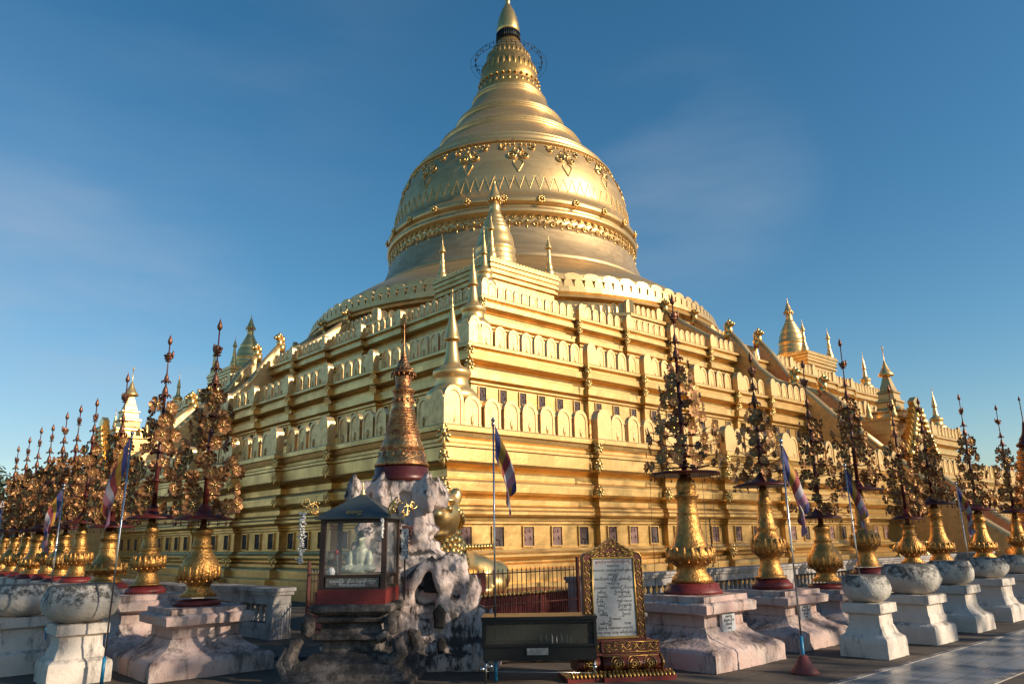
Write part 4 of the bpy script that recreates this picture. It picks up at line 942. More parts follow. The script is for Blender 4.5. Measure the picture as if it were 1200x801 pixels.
LTp = [(4.2, 11.15, .82, 1.98, 4.92, 'bulb'), (4.2, 13.35, .90, 2.06, 5.14, 'amphora'), (4.2, 15.6, .90, 1.97, 4.85, 'bell'), (4.2, 17.6, .95, 2.10, 4.66, 'amphora'), (4.2, 18.9, .95, 2.02, 4.70, 'bulb'),
       (4.2, 20.1, .95, 2.08, 4.70, 'amphora'), (4.2, 21.4, .95, 2.02, 4.58, 'bell'), (4.2, 22.7, .95, 2.05, 4.66, 'amphora'), (4.2, 24.0, .95, 2.05, 4.55, 'bulb'), (4.2, 25.4, .95, 2.05, 4.45, 'amphora')]
LL = ["metal tree on a gold vase nearest to the glass shrine in the left row", "second metal tree of the left row counted from the shrine, with long bare rod", "third metal tree of the left row, overlapping the far gilded gate spire",
      "fourth metal tree of the left row, standing right above the big near bowl", "fifth metal tree of the left row counted from the shrine", "sixth metal tree of the left row counted from the shrine", "seventh metal tree of the left row counted from the shrine",
      "eighth metal tree of the left row counted from the shrine", "ninth metal tree of the left row", "farthest metal tree of the left row"]
LP = ["broad pink plinth nearest to the glass shrine on the left side", "pink plinth behind the nearest left one, beside the left flagpole", "third plinth of the left row, hidden low behind the big bowl"]
for i, (x, y, z0, disc, tip, vk) in enumerate(LTp):
    metal_tree(x, y, z0, disc, tip, vk, 'round' if i % 3 != 1 else 'six', .40, .56, 8 if i < 3 else 7, 8 if i < 3 else 8, LL[i], 1.0, .095, 100 + i * 5)
    if i < 3: plinth(x, y, .95, z0, LP[i], False)
    else:
        t = thing("plinth", "small plaster plinth under the %s metal tree of the left row" % ["fourth", "fifth", "sixth", "seventh", "eighth", "ninth", "tenth"][i - 3], "plinth", (x, y, 0), 0, "plaster plinths in the left row")
        mb = MB(); square_prof(mb, [(.55, 0), (.55, .3), (.4, .4), (.38, .78), (.46, .8), (.46, z0)]); mb.obj("plinth_body", WHITEP, t)

# ------------------------------------------------------------------ plaster bowls on white pedestals
def bowl_on_pedestal(x, y, hb, hc, hs, zc, br, bh, labp, labb, grp, seed):
    t = thing("bowl_pedestal", labp, "pedestal", (x, y, 0), R.uniform(-.03, .03), grp + " pedestals")
    mb = MB(); square_prof(mb, [(hb, 0), (hb, .22), (hb * .97, .26), (hb * .8, .30), (hs * 1.08, .38), (hs, .42), (hs * .98, zc - .16), (hc * .9, zc - .14), (hc, zc - .13), (hc, zc - .01), (hc * .97, zc)])
    rough(mb, "pedestal_body", WHITEP, t, .028, .012, seed)
    b = MB(); b.lathe([(br * .42, 0), (br * .56, .02 * bh), (br * .72, .09 * bh), (br * .86, .20 * bh), (br * .95, .34 * bh), (br, .50 * bh), (br * .99, .62 * bh), (br * .94, .76 * bh), (br * .87, .88 * bh), (br * .82, .955 * bh), (br * .78, .99 * bh), (br * .70, 1.0 * bh), (br * .4, .985 * bh), (0, .98 * bh)], seg=48)
    me = b.mesh("alms_bowl", BOWLM)
    for v in me.vertices: v.co += Vector((v.co.x, v.co.y, 0)).normalized() * (noise.fractal(v.co * 6 + Vector((seed, 0, 0)), 1, 2, 4) * .03) if Vector((v.co.x, v.co.y, 0)).length > .01 else Vector()
    o = inst("alms_bowl", me, None, (x, y, zc)); tag(o, labb, "bowl", grp)
BW = [(11.22, 5.05, .33, .27, .215, .70, .315, .36, "slim white pedestal under the nearest bowl of the right row", "nearest round plaster bowl of the right row, smaller than the next one"),
      (13.15, 5.2, .42, .36, .31, .70, .44, .45, "stout white pedestal, second in the right row", "widest plaster bowl of the right row, second from the camera"),
      (15.15, 5.3, .44, .33, .27, .74, .37, .40, "third white pedestal of the right row, with fine mouldings", "third plaster bowl of the right row, darkened on top"),
      (17.3, 5.4, .46, .36, .31, .76, .38, .38, "fourth white pedestal of the right row, its sunlit side very bright", "fourth plaster bowl of the right row"),
      (19.4, 5.4, .46, .36, .31, .76, .38, .38, "last white pedestal at the right edge", "last plaster bowl at the right edge"),
      (2.80, 11.35, .36, .30, .25, .70, .45, .46, "white pedestal under the big bowl beside the left flagpole", "big blotchy plaster bowl at the lower left beside the flagpole"),
      (2.42, 12.8, .38, .32, .27, .72, .40, .42, "white pedestal second from the right in the left group", "plaster bowl directly left behind the big blotchy one"),
      (2.35, 16.4, .38, .32, .27, .72, .40, .42, "white pedestal at the left edge behind the others", "plaster bowl at the left edge of the photo")]
for i, a in enumerate(BW): bowl_on_pedestal(*a, "plaster bowls along the walkway" if i < 5 else "plaster bowls at the lower left", i * 3.7)

# ------------------------------------------------------------------ flags
def flag(x, y, h, lab, d, tilt=(0, 0), cone=False, sleeve=.35, L=1.0, hh=.42, seed=0):
    t = thing("flagpole", lab, "flag", (x, y, 0), 0, "striped flags on thin poles"); tx, ty = tilt
    P = lambda z: Vector((tx * z, ty * z, z))
    m = MB(); m.tube([P(0), P(h)], .012, 8); m.obj("pole", STEEL, t)
    m = MB(); m.ell(P(h + .02), .028, seg=10, rings=7); m.lathe([(.018, 0), (.02, .03), (.012, .04)], P(h - .06), seg=8); m.obj("pole_knob", STEEL, t)
    m = MB(); m.tube([P(.02), P(.02 + sleeve)], .022, 8); m.obj("blue_sleeve", BLUEP, t)
    if cone: m = MB(); m.lathe([(.17, 0), (.17, .02), (.10, .10), (.05, .20), (.03, .21)], seg=18); m.obj("cone_base", REDC, t)
    d = Vector((d[0], d[1], 0)).normalized(); nrm = Vector((-d.y, d.x, 0)); f = MB(); nu, nv = 24, 10; rr = random.Random(seed)
    a1, a2 = rr.uniform(0, 6), rr.uniform(0, 6); ids = {}
    for i in range(nu + 1):
        for j in range(nv + 1):
            u = i / nu; v = j / nv
            out = .21 * sin(min(1, u * 1.25) * pi / 2) * L * (1 - .35 * v) + .02
            z = h - .04 - v * hh * (1 - .25 * u) - u * L * .84
            w = .045 * u ** .5 * sin(9 * v + 5 * u + a1) + .03 * sin(13 * u + 4 * v + a2) * u
            out += .05 * u * sin(7 * v + 3 * u + a2)
            ids[i, j] = f.vert(P(h) * 0 + Vector((tx * z, ty * z, z)) + d * out + nrm * w)
    cols = [0, 1, 2, 3, 4]
    for i in range(nu):
        for j in range(nv):
            s = int(i / nu * 6); f.mi = s if s < 5 else int(j / nv * 5)
            f.face((ids[i, j], ids[i + 1, j], ids[i + 1, j + 1], ids[i, j + 1]), True)
    f.obj("flag_cloth", [FB, FY, FR, FW, FO], t, fix=False)
flag(6.33, 7.35, 3.08, "striped flag on a thin pole in the middle, between ruined stupa and tablet", (.8, -.6), seed=1, sleeve=.30)
flag(9.27, 5.05, 2.78, "striped flag on a pole with red cone foot, before the second pink plinth", (.8, -.5), cone=True, seed=2, sleeve=.4)
flag(2.97, 10.72, 3.02, "striped flag hanging by the pole beside the big left bowl", (-.75, .1), tilt=(.012, -.008), seed=3, sleeve=.30)
flag(3.2, 14.9, 2.62, "striped flag on the second pole at the left, above the bowls", (-.75, .2), seed=4, L=.9)
flag(3.2, 20.2, 2.55, "striped flag at the left edge of the photo", (-.9, .3), seed=5, L=.9)
flag(12.95, 5.9, 2.72, "narrow striped flag behind the second bowl of the right row", (.5, -.6), tilt=(-.03, 0), seed=6, L=.9)
flag(18.0, 5.9, 2.60, "striped flag near the right edge in front of the stairway", (.6, -.6), tilt=(-.03, 0), seed=7, L=.9)

# ------------------------------------------------------------------ glass shrine
DG = -pi / 4
t = thing("glass_shrine", "glass-fronted shrine box with grey-green roof on a blackened pedestal", "shrine", (5.39, 8.89, 0), DG)
b = MB()
square_prof(b, [(.80, 0), (.80, .06), (.72, .08), (.70, .14), (.62, .17), (.60, .24), (.50, .28), (.46, .33), (.36, .35), (.35, .46), (.45, .49), (.46, .53), (.38, .56), (.36, .66), (.44, .69), (.46, .73), (.40, .76), (.50, .81), (.51, .87), (.46, .89)])
b.tube([(.40, -.46, .28), (.54, -.52, .26), (.64, -.52, .36), (.60, -.52, .48), (.50, -.50, .50), (.48, -.50, .42)], [.09, .10, .10, .09, .07, .04], 7); b.tube([(.36, -.44, .50), (.46, -.48, .56), (.50, -.48, .64)], [.07, .07, .03], 6)
for s, (x, y) in ((1, (-.62, -.5)), (1, (.62, .45))):
    b.tube([(x, y, .1), (x * 1.12, y, .3), (x * 1.02, y, .45), (x * .88, y, .5)], [.12, .10, .08, .04], 8)
b.tube([(-.66, -.52, .05), (-.78, -.5, .24), (-.70, -.5, .40), (-.58, -.5, .45)], [.10, .09, .07, .05], 8); b.ell((-.5, -.48, .66), (.1, .1, .14)); b.ell((.5, -.46, .66), (.09, .09, .12))
rough(b, "pedestal", RUIND, t, .026, .014, 5., cell=.04)
b = MB(); b.box(-.42, -.42, .89, .42, .42, 1.06); b.obj("red_base", REDP, t)
f = MB(); g_ = .385
for sx in (-1, 1):
    for sy in (-1, 1): f.box(sx * g_ - .03, sy * g_ - .03, 1.06, sx * g_ + .03, sy * g_ + .03, 1.90)
for z0, z1 in ((1.06, 1.09), (1.205, 1.235), (1.87, 1.90)):
    for s in (-1, 1): f.box(-g_ + .03, s * g_ - .018, z0, g_ - .03, s * g_ + .018, z1); f.box(s * g_ - .018, -g_ + .03, z0, s * g_ + .018, g_ - .03, z1)
f.obj("case_frame", BROWN, t)
for (x0, y0, x1, y1) in ((-.355, -.387, .355, -.383), (-.355, .383, .355, .387), (-.387, -.355, -.383, .355), (.383, -.355, .387, .355)):
    q = MB(); q.box(x0, y0, 1.235, x1, y1, 1.87); q.obj("glass_pane", GLASSY, t)
q = MB(); q.box(-.355, -.355, 1.06, .355, .355, 1.20); q.obj("display_floor", RUIND, t)
cards = MB(); cards.slab([(-.33, 0), (.33, 0), (.33, .11), (-.33, .11)], (0, -.392, 1.085), (1, 0, 0), (0, 0, 1), (0, -1, 0), .004)
sc_ = cards.obj("lettered_strip", mat("strip_paper", (.20, .19, .16), .7, var=.5, vscale=14), t)
text("strip_lettering", "ဘုရားရှိခိုး  သီလ သမာဓိ ပညာ\nကောင်းမှုကုသိုလ်", .045, WHITEF, sc_, (0, -.398, 1.145), Matrix.Rotation(pi / 2, 3, 'X'))
r = MB(); e_ = .48; ap = (0, 0, 2.24); c = [r.vert(p) for p in ((-e_, -e_, 1.90), (e_, -e_, 1.90), (e_, e_, 1.90), (-e_, e_, 1.90))]; c2 = [r.vert(p) for p in ((-e_, -e_, 1.925), (e_, -e_, 1.925), (e_, e_, 1.925), (-e_, e_, 1.925))]; a_ = r.vert(ap)
r.face(list(reversed(c)))
for i in range(4): j = (i + 1) % 4; r.face((c[i], c[j], c2[j], c2[i])); r.face((c2[i], c2[j], a_))
ro = r.obj("roof", ROOFG, t)
q = MB(); q.lathe([(.035, 2.2), (.045, 2.23), (.025, 2.25), (.03, 2.27), (.012, 2.29), (.008, 2.37), (0, 2.39)], seg=10); q.obj("roof_finial", GOLDS, ro)
num = text("roof_numerals", "၀၀၄", .11, mat("yellow_paint", (.50, .30, .02), .5), ro, (.0, -.447, 1.965), Matrix.Rotation(radians(33.3), 3, 'X'))
# curled gilt ornaments on the eave corners
for (sx, sy) in ((-1, -1), (1, -1), (1, 1)):
    q = MB(); o = Vector((sx * e_, sy * e_, 1.93)); u = Vector((sx, sy, 0)).normalized()
    for (aa, rr_, tw) in ((0, .10, 1), (.1, .07, -1)):
        pts = [o + u * (aa + .02 + rr_ * (1 - k / 16) * cos(k * .55 * tw)) + Vector((0, 0, .08 + aa + rr_ * (1 - k / 16) * sin(k * .55 * tw))) for k in range(14)]; q.tube(pts, .011, 5)
    q.tube([o - u * .06, o + u * .02 + Vector((0, 0, .05)), o + u * .03 + Vector((0, 0, .14)), o - u * .02 + Vector((0, 0, .26))], [.018, .016, .012, .004], 6)
    for k in range(8): q.ell(o + u * R.uniform(-.08, .1) + Vector((0, 0, R.uniform(.0, .2))), .018, seg=6, rings=4)
    q.obj("eave_ornament", GOLDO, ro)
# figure and plants inside, garlands outside
tI = thing("seated_statue", "pale draped seated figure inside the glass shrine", "statue", (5.34 + .03, 8.94 + .03, 1.20), DG)
b = MB(); b.ell((.05, .02, .07), (.20, .15, .08)); b.ell((-.08, -.04, .09), (.11, .08, .05)); b.ell((.17, -.04, .09), (.11, .08, .05)); b.ell((.05, .02, .24), (.12, .09, .16)); b.ell((-.07, .0, .20), (.05, .06, .12)); b.ell((.17, 0, .20), (.05, .06, .12))
b.ell((.05, .01, .40), (.05, .05, .06)); b.ell((.05, .0, .455), (.062, .068, .078)); b.ell((.05, .01, .535), (.03, .03, .04)); b.ell((.05, -.065, .45), (.012, .02, .018))
for s in (-1, 1): b.ell((.05 + s * .06, .01, .45), (.01, .018, .035))
remesh_obj(b, "body", GREY, tI, .011, 2, .004, 30)
q = MB(); q.box(-.18, -.16, -.0, .28, .2, .03); q.obj("lotus_throne", GOLDS, tI)
tP = thing("shrine_bouquet", "green leafy bouquet with a red rose inside the left of the shrine", "flowers", (5.34 - .10, 8.94 - .05 + .05, 1.20), DG)
v = MB(); v.lathe([(.04, 0), (.05, .08), (.03, .12)], (-.16, -.2, 0), seg=10); v.obj("vase", MARB, tP)
q = MB()
for k in range(34):
    a = R.uniform(0, 6.28); l = R.uniform(.08, .17); el = R.uniform(.1, 1.2); c0 = Vector((-.16, -.2, .13)); dd = Vector((cos(a) * cos(el), sin(a) * cos(el), sin(el))); sd_ = dd.cross(Vector((0, 0, 1))).normalized() * .015
    q.face([q.vert(c0), q.vert(c0 + dd * l * .5 + sd_), q.vert(c0 + dd * l), q.vert(c0 + dd * l * .5 - sd_)])
q.obj("leaves", PLANT, tP, fix=False)
q = MB(); q.ell((-.10, -.2, .30), .03); q.ell((-.095, -.215, .31), .02); q.tube([(-.16, -.2, .13), (-.10, -.2, .29)], .004, 4); q.obj("rose", ROSE, tP)
def garland(name, lab, x, y, zt_, l, n, big):
    t = thing(name, lab, "garland", (x, y, zt_)); s = MB(); s.tube([(0, 0, 0), (0, 0, -l)], .003, 4); s.obj("string", BROWN, t); p = MB()
    for k in range(n):
        z = -.04 - (l - .04) * k / n
        for j in range(7): a = R.uniform(0, 6.28); rr_ = big * R.uniform(.3, 1) * (1.6 if k % 5 == 0 else 1); p.ell((rr_ * cos(a), rr_ * sin(a), z + R.uniform(-.015, .015)), (.014, .014, .009), seg=5, rings=3)
    p.obj("petals", WHITEF, t, fix=False)
gx = Vector((cos(DG), sin(DG))); gy = Vector((-sin(DG), cos(DG)))
c_ = Vector((5.34, 8.94)) + gx * -.54 + gy * -.54; garland("flower_garland", "long white flower garland hanging left of the glass shrine", c_.x, c_.y, 2.02, .66, 22, .035)
c_ = Vector((5.34, 8.94)) + gx * .45 + gy * -.50; garland("flower_garland", "short white garland at the right eave corner of the shrine", c_.x, c_.y, 1.92, .26, 9, .012)
tS = thing("lettered_plate", "small white plate with black letters between shrine and ruined stupa", "plate", (5.34 + gx.x * .62 + gy.x * .10, 8.94 + gx.y * .62 + gy.y * .10, 1.40), DG)
q = MB(); q.box(-.045, -.006, 0, .045, .006, .38); q.obj("plate", MARB, tS); q = MB(); q.box(-.01, .006, -.5, .01, .02, .36); q.obj("bracket", BROWN, tS)
text("plate_letters", "†\nပြ\nည်\nသူ", .085, INK, tS, (0, -.009, .29), Matrix.Rotation(pi / 2, 3, 'X'), space=.95)

# ------------------------------------------------------------------ ruined stupa with gilded spire
t = thing("ruined_stupa", "crumbling white plaster stupa with black soot stains and a gilded ringed spire", "stupa", (6.55, 9.72, 0), DG)
b = MB()
def bx(x0, x1, z0, z1, y0=-.9, y1=1.0): b.box(x0, y0, z0, x1, y1, z1)
bx(-.9, 1.50, 0, .20, -1.05); bx(-.85, 1.38, .20, .34, -1.0); bx(-.8, 1.20, .34, .50, -.92); bx(-.7, 1.12, .50, .60, -.86); bx(-.66, 1.02, .60, .70, -.80); bx(-.7, 1.08, .70, .80, -.84); bx(-.62, .92, .80, .92, -.76); bx(-.66, .98, .92, 1.0, -.8)
bx(-.62, .70, 1.0, 1.40, -.70, .8); bx(-.66, .60, 1.40, 1.46, -.72, .7)
bx(-.5, .42, 1.46, 2.44, -.5, .6); bx(-.58, .52, 1.46, 1.62, -.58, .6); bx(-.55, .50, 1.74, 1.84, -.56, .6); bx(-.60, .56, 2.30, 2.46, -.60, .6)
for x in (-.42, -.02, .36): bx(x - .08, x + .08, 1.6, 2.4, -.58, -.4)
for x, z, r_ in ((.36, 2.2, .12), (-.02, 2.2, .11), (.40, 1.68, .11), (0, 1.68, .11), (-.4, 1.68, .11)): b.ell((x, -.55, z), (r_, r_ * .7, r_), seg=12, rings=8)
for x in (-.15, .50, -.55): b.tube([(x, -.56, 2.02), (x, -.62, 2.24), (x, -.60, 2.40), (x, -.60, 2.60)], [.09, .16, .13, .01], 4)
for y in (-.2, .3): b.tube([(.54, y, 2.1), (.58, y, 2.3), (.57, y, 2.55)], [.11, .13, .01], 4)
# stacked horn blocks at the corners and the middle of the base
for x, z, r_ in ((1.20, .62, .15), (1.05, .80, .13), (1.12, .98, .13), (.95, 1.14, .14), (.84, 1.34, .13), (1.30, .42, .16), (.30, .62, .16), (.78, .62, .16), (.78, .86, .13), (.26, .88, .13), (-.35, .62, .13), (-.45, .9, .13), (.10, 1.12, .12)):
    b.box(x - r_ * 1.0, -.93, z - r_ * .4, x + r_ * 1.0, -.6, z + r_ * .35); b.box(x - r_ * .75, -.88, z - r_ * 1.2, x + r_ * .75, -.6, z - r_ * .35); b.box(x - r_ * .55, -.90, z + r_ * .35, x + r_ * .6, -.6, z + r_ * .95)
for x, z in ((.95, 1.20), (1.12, .94), (.72, 1.12), (-.30, 1.04), (1.32, .5)): b.tube([(x, -.80, z - .1), (x + .03, -.86, z + .08), (x + .07, -.82, z + .26)], [.13, .14, .02], 5)
b.tube([(.24, -.78, .95), (.36, -.90, 1.12), (.52, -.92, 1.30), (.60, -.90, 1.38)], [.12, .10, .09, .05], 8); b.tube([(.60, -.90, 1.38), (.70, -.92, 1.20), (.78, -.90, 1.0)], [.07, .09, .11], 8)
b.tube([(1.25, -1.0, .05), (1.32, -1.06, .22), (1.2, -1.02, .36)], [.14, .13, .06], 8)
remesh_obj(b, "plaster_body", RUIN, t, .036, 1, .024, 7.0, 9.)
n_ = MB()
n_.slab([(-.10, 0), (.10, 0), (.11, .22), (.05, .40), (0, .46), (-.07, .36), (-.10, .2)], (.60, -.90, .96), (1, 0, 0), (0, 0, 1), (0, 1, 0), .12)
n_.slab([(-.07, 0), (.07, 0), (.09, .2), (0, .30), (-.08, .2)], (.72, -1.01, .52), (1, 0, 0), (0, 0, 1), (0, 1, 0), .12)
n_.slab([(-.05, 0), (.05, 0), (.06, .14), (0, .20), (-.06, .14)], (.76, -1.06, .22), (1, 0, 0), (0, 0, 1), (0, 1, 0), .12)
remesh_obj(n_, "soot_niche", SOOT, t, .02, 2, .015, 9, 3.)
q = MB(); q.lathe([(.43, 2.45), (.43, 2.56), (.40, 2.58), (.40, 2.68), (.36, 2.71)], seg=28); q.obj("red_ring", TRUNK, t)
s = MB(); pr = [(.40, 2.70), (.41, 2.73), (.37, 2.78), (.345, 2.90), (.33, 2.94), (.34, 2.95), (.30, 3.05), (.265, 3.14), (.27, 3.16)]
z = 3.17
for k in range(8):
    r0 = .255 - k * .0125; pr += [(r0, z), (r0 + .012, z + .012), (r0 + .012, z + .03), (r0 - .006, z + .04)]; z += .052
pr += [(.15, 3.60), (.165, 3.66), (.15, 3.74), (.155, 3.83), (.18, 3.86), (.175, 3.88), (.12, 3.90), (.115, 3.98), (.13, 4.06), (.10, 4.12), (.05, 4.14)]
s.lathe(pr, seg=32)
for k in range(14):
    a = 2 * pi * k / 14; s.ell((.15 * cos(a), .15 * sin(a), 3.70), (.03, .03, .05), seg=6, rings=4); s.ell((.33 * cos(a), .33 * sin(a), 2.86), (.04, .04, .055), seg=6, rings=4)
SPI = mat("reddish_gilt", (0.62, 0.34, 0.13), 0.34, 0.85, col2=(.20, .05, .025), vscale=9, bump=.7, bscale=30, rvar=.1)
s.obj("gilded_spire", SPI, t)
u = MB(); u.lathe([(.15, 4.12), (.185, 4.13), (.185, 4.16), (.14, 4.18), (.13, 4.22), (.09, 4.27), (.08, 4.32), (.05, 4.38), (.03, 4.46), (.012, 4.6), (.006, 4.95), (0, 4.97)], seg=18)
for k in range(14): a = 2 * pi * k / 14; u.ell((.185 * cos(a), .185 * sin(a), 4.10), (.018, .018, .04), seg=5, rings=4); u.ell((.13 * cos(a), .13 * sin(a), 4.2), (.02, .02, .03), seg=5, rings=4)
u.obj("umbrella_finial", SPI, t)
tC = thing("flower_cup", "tan cup of dried flowers standing on the ledge of the ruined stupa", "cup", (6.55 + gx.x * .2 - gy.x * .63, 9.72 + gx.y * .2 - gy.y * .63, 1.47), DG)
q = MB(); q.lathe([(.045, 0), (.055, .17), (.05, .17), (.04, .02)], seg=14); q.obj("cup", mat("tan_plastic", (.38, .22, .12), .5), tC); q = MB(); q.lathe([(.057, .12), (.057, .15)], seg=14); q.obj("band", BLACK, tC)
q = MB()
for k in range(26): a = R.uniform(0, 6.28); p = Vector((.10 * cos(a) * R.random(), .08 * sin(a) * R.random(), .24 + R.uniform(0, .12))); q.tube([(0, 0, .1), p], .003, 3); q.ell(p, .018, seg=5, rings=4)
q.obj("dried_flowers", mat("dried_flower", (.14, .05, .04), .8), tC)

# ------------------------------------------------------------------ inscription tablet
t = thing("inscription_tablet", "white stone tablet with rows of round script in a carved red and gold frame", "tablet", (7.56, 6.56, 0), radians(-33))
RG = mat("carved_red", (0.17, 0.035, 0.022), 0.5, 0, var=.4, vscale=20, bump=.4, bscale=40)
CG = mat("carved_gold", (0.56, 0.34, 0.10), 0.38, .8, var=.3, vscale=20)
def tabl(w, h0, h1): return [(-w, 0), (w, 0), (w, h0 - .05), (w * .92, h0), (w * .62, h0 + .03), (w * .3, h0 + .10), (0, h1), (-w * .3, h0 + .10), (-w * .62, h0 + .03), (-w * .92, h0), (-w, h0 - .05)]
b = MB(); b.slab(tabl(.375, 1.02, 1.20), (0, .07, .42), (1, 0, 0), (0, 0, 1), (0, -1, 0), .14); fr_ = b.obj("frame", RG, t)
q = MB(); q.slab([(-.265, 0), (.265, 0), (.25, .90), (-.25, .90)], (0, -.070, .47), (1, 0, 0), (0, 0, 1), (0, -1, 0), .006)
slab_ = q.obj("text_slab", mat("white_slab", (.42, .43, .44), .5, 0, var=.25, vscale=9, stain=(.12, .12, .12), samt=.4, sscale=8, thr=.62), t)
q = MB()
for (x0, z0, x1, z1) in ((-.285, .445, .285, .468), (-.275, 1.372, .275, 1.392)): q.box(x0, -.086, z0, x1, -.07, z1)
q.tube([(-.276, -.078, .46), (-.262, -.078, 1.38)], .012, 6); q.tube([(.276, -.078, .46), (.262, -.078, 1.38)], .012, 6)
# scrolling vine in relief on the frame
def vine(mb, p0, p1, n, amp, y):
    p0, p1 = Vector(p0), Vector(p1); d = (p1 - p0); Ln = d.length; d.normalize(); w = Vector((-d.z, 0, d.x))
    mb.tube([p0 + d * Ln * k / (n * 8) + w * amp * sin(k / 8 * pi) for k in range(n * 8 + 1)], .0045, 4, cap=False)
    for k in range(n):
        c = p0 + d * Ln * (k + .5) / n - w * amp * .3 * (1 if k % 2 == 0 else -1)
        mb.tube([c + d * (amp * .8 * (1 - i / 14) * cos(i * .7)) + w * (amp * .8 * (1 - i / 14) * sin(i * .7)) for i in range(12)], .0045, 4, cap=False)
        for s in (-1, 1): mb.tube([c + w * amp * s * .9 - d * .01, c + w * amp * s * 1.2 + d * .02, c + w * amp * s * 1.0 + d * .045], [.006, .008, .002], 4)
for s in (-1, 1): vine(q, (s * .33, -.074, .45), (s * .322, -.074, 1.36), 12, .026, 0)
vine(q, (-.30, -.074, 1.42), (0, -.074, 1.545), 5, .026, 0); vine(q, (.30, -.074, 1.42), (0, -.074, 1.545), 5, .026, 0); vine(q, (-.26, -.074, 1.425), (.26, -.074, 1.425), 7, .02, 0)
P_o = tabl(.372, 1.015, 1.192)
q.tube([(x, -.073, .42 + z) for x, z in P_o[1:] + P_o[:1]], .007, 5); q.obj("gilt_carving", CG, fr_)
lines = ["ရွှေစည်းခုံ စေတီတော် မြတ်ကြီး", "ကောင်းမှု", "ဗုဒ္ဓဘာသာ သာသနာတော် နှစ်ပေါင်း", "အလှူရှင်", "စေတီတော် ပြုပြင် မွမ်းမံခြင်း", "ကောင်းမှု", "ဦးဘမောင်   ဒေါ်ခင်မြ   မိသားစု", "ဒေါ်လှ          ဦးသန်းထွန်း",
         "ဦးမောင်            ဒေါ်အေးမိ", "ဦးစိန်               ကျပ် ၁၀၀၀", "ဒေါ်မြ               ဦးကျော်စိုး", "ဦးလှ                ဒေါ်ခင်ခင်", "ဒေါ်စိန်                ဦးတင်", "ဦးအောင်", "ဒေါ်ကြည်             သာဓု", "နိဗ္ဗာန် ပစ္စယော ဟောတု", "သာဓု သာဓု သာဓု ခေါ်ဆိုပါကုန်"]
for i, ln in enumerate(lines):
    text("script_line", ln, .040 if i else .034, INK if i else mat("red_ink", (.25, .05, .03), .7), slab_, (0 if ' ' * 6 not in ln else -.0, -.0775, 1.325 - i * .0515), Matrix.Rotation(pi / 2, 3, 'X'), ext=.0006)
b = MB(); b.box(-.46, -.17, .30, .46, .17, .42); b.box(-.22, -.20, .29, .50, -.17, .43); b.box(-.50, -.2, .27, .50, .2, .30); b.obj("ledge", RG, t)
q = MB(); vine(q, (-.44, -.175, .36), (-.24, -.175, .36), 3, .03, 0); vine(q, (-.20, -.205, .36), (.48, -.205, .36), 8, .032, 0)
for z in (.305, .415): q.tube([(-.21, -.203, z), (.49, -.203, z)], .006, 4)
q.obj("ledge_carving", CG, t)
b = MB()
for (x0, x1, y) in ((-.52, -.24, -.15), (-.22, .52, -.19)):
    n = 12; A = [(y - .10 * sin(pi * i / n), .10 + .17 * i / n) for i in range(n + 1)] + [(.16, .27), (.16, .10)]
    a1_ = [b.vert((x0, p, z)) for p, z in A]; a2_ = [b.vert((x1, p, z)) for p, z in A]; m_ = len(A)
    b.face(a1_); b.face(list(reversed(a2_)))
    for i in range(m_): b.face((a1_[i], a2_[i], a2_[(i + 1) % m_], a1_[(i + 1) % m_]), i < n)
b.obj("rolled_base", RG, t)
q = MB()
for cx0 in (-.38, -.06, .14, .34):
    for r0 in (.075, .045):
        q.tube([(cx0 + r0 * cos(k * pi / 9), (-.16 if cx0 < -.2 else -.20) - .10 * sin(pi * min(1, max(0, (.185 + r0 * sin(k * pi / 9) - .10) / .17))), .185 + r0 * sin(k * pi / 9)) for k in range(19)], .006, 4)
    for k in range(7): a = 2 * pi * k / 7; q.ell((cx0 + .022 * cos(a), (-.262 if cx0 < -.2 else -.302), .185 + .022 * sin(a)), .011, seg=5, rings=4)
q.tube([(-.21, -.198, .11), (.51, -.198, .11)], .009, 5); q.tube([(-.21, -.20, .26), (.51, -.20, .26)], .009, 5); q.tube([(.5, -.20 - .10 * sin(pi * k / 10), .10 + .17 * k / 10) for k in range(11)], .012, 5)
q.obj("roll_carving", CG, t)
q = MB()
for k in range(26):
    x = -.60 + k * .048; y = -.24 if x < -.2 else -.29
    q.tube([(x, y + .06, .10), (x + .004, y - .02, .075), (x + .008, y - .05, .045)], [.016, .02, .01], 5)
q.obj("petal_border", CG, t)
b = MB(); b.box(-.66, -.28, 0, .66, .26, .05); b.box(-.24, -.35, .002, .62, -.28, .052); b.obj("red_slab", REDP, t)

# ------------------------------------------------------------------ candle cabinet
t = thing("candle_cabinet", "long black metal candle cabinet on steel legs in front of the railing", "cabinet", (6.66, 6.94, 0), radians(-43.5))
hw = .665
b = MB(); b.box(-hw, -.02, .25, hw, .42, .40); b.box(-hw, .40, .40, hw, .42, .70); b.box(-hw, 0, .40, -hw + .03, .40, .70); b.box(hw - .03, 0, .40, hw, .40, .70); b.box(-hw - .02, -.05, .70, hw + .02, .45, .735)
b.box(-hw, -.035, .40, hw, .0, .43); b.box(-hw, -.03, .665, hw, .0, .70); b.box(-hw - .01, -.04, .40, -hw + .025, -.0, .70); b.box(hw - .025, -.04, .40, hw + .01, -.0, .70); b.obj("cabinet_body", BLACK, t)
q = MB(); q.box(-hw + .03, .38, .43, hw - .03, .398, .66); q.obj("wax_stained_back", mat("wax_stained_panel", (.15, .13, .085), .6, 0, var=.4, vscale=9, stain=(.03, .027, .02), samt=.9, sscale=7, thr=.5, sstretch=.25), t)
q = MB(); q.box(-hw + .03, -.012, .43, hw - .03, -.008, .665); q.obj("glass_pane", mat('sooty_glass', (.1, .1, .09), .15, 0, alpha=.25, spec=.3), t)
q = MB()
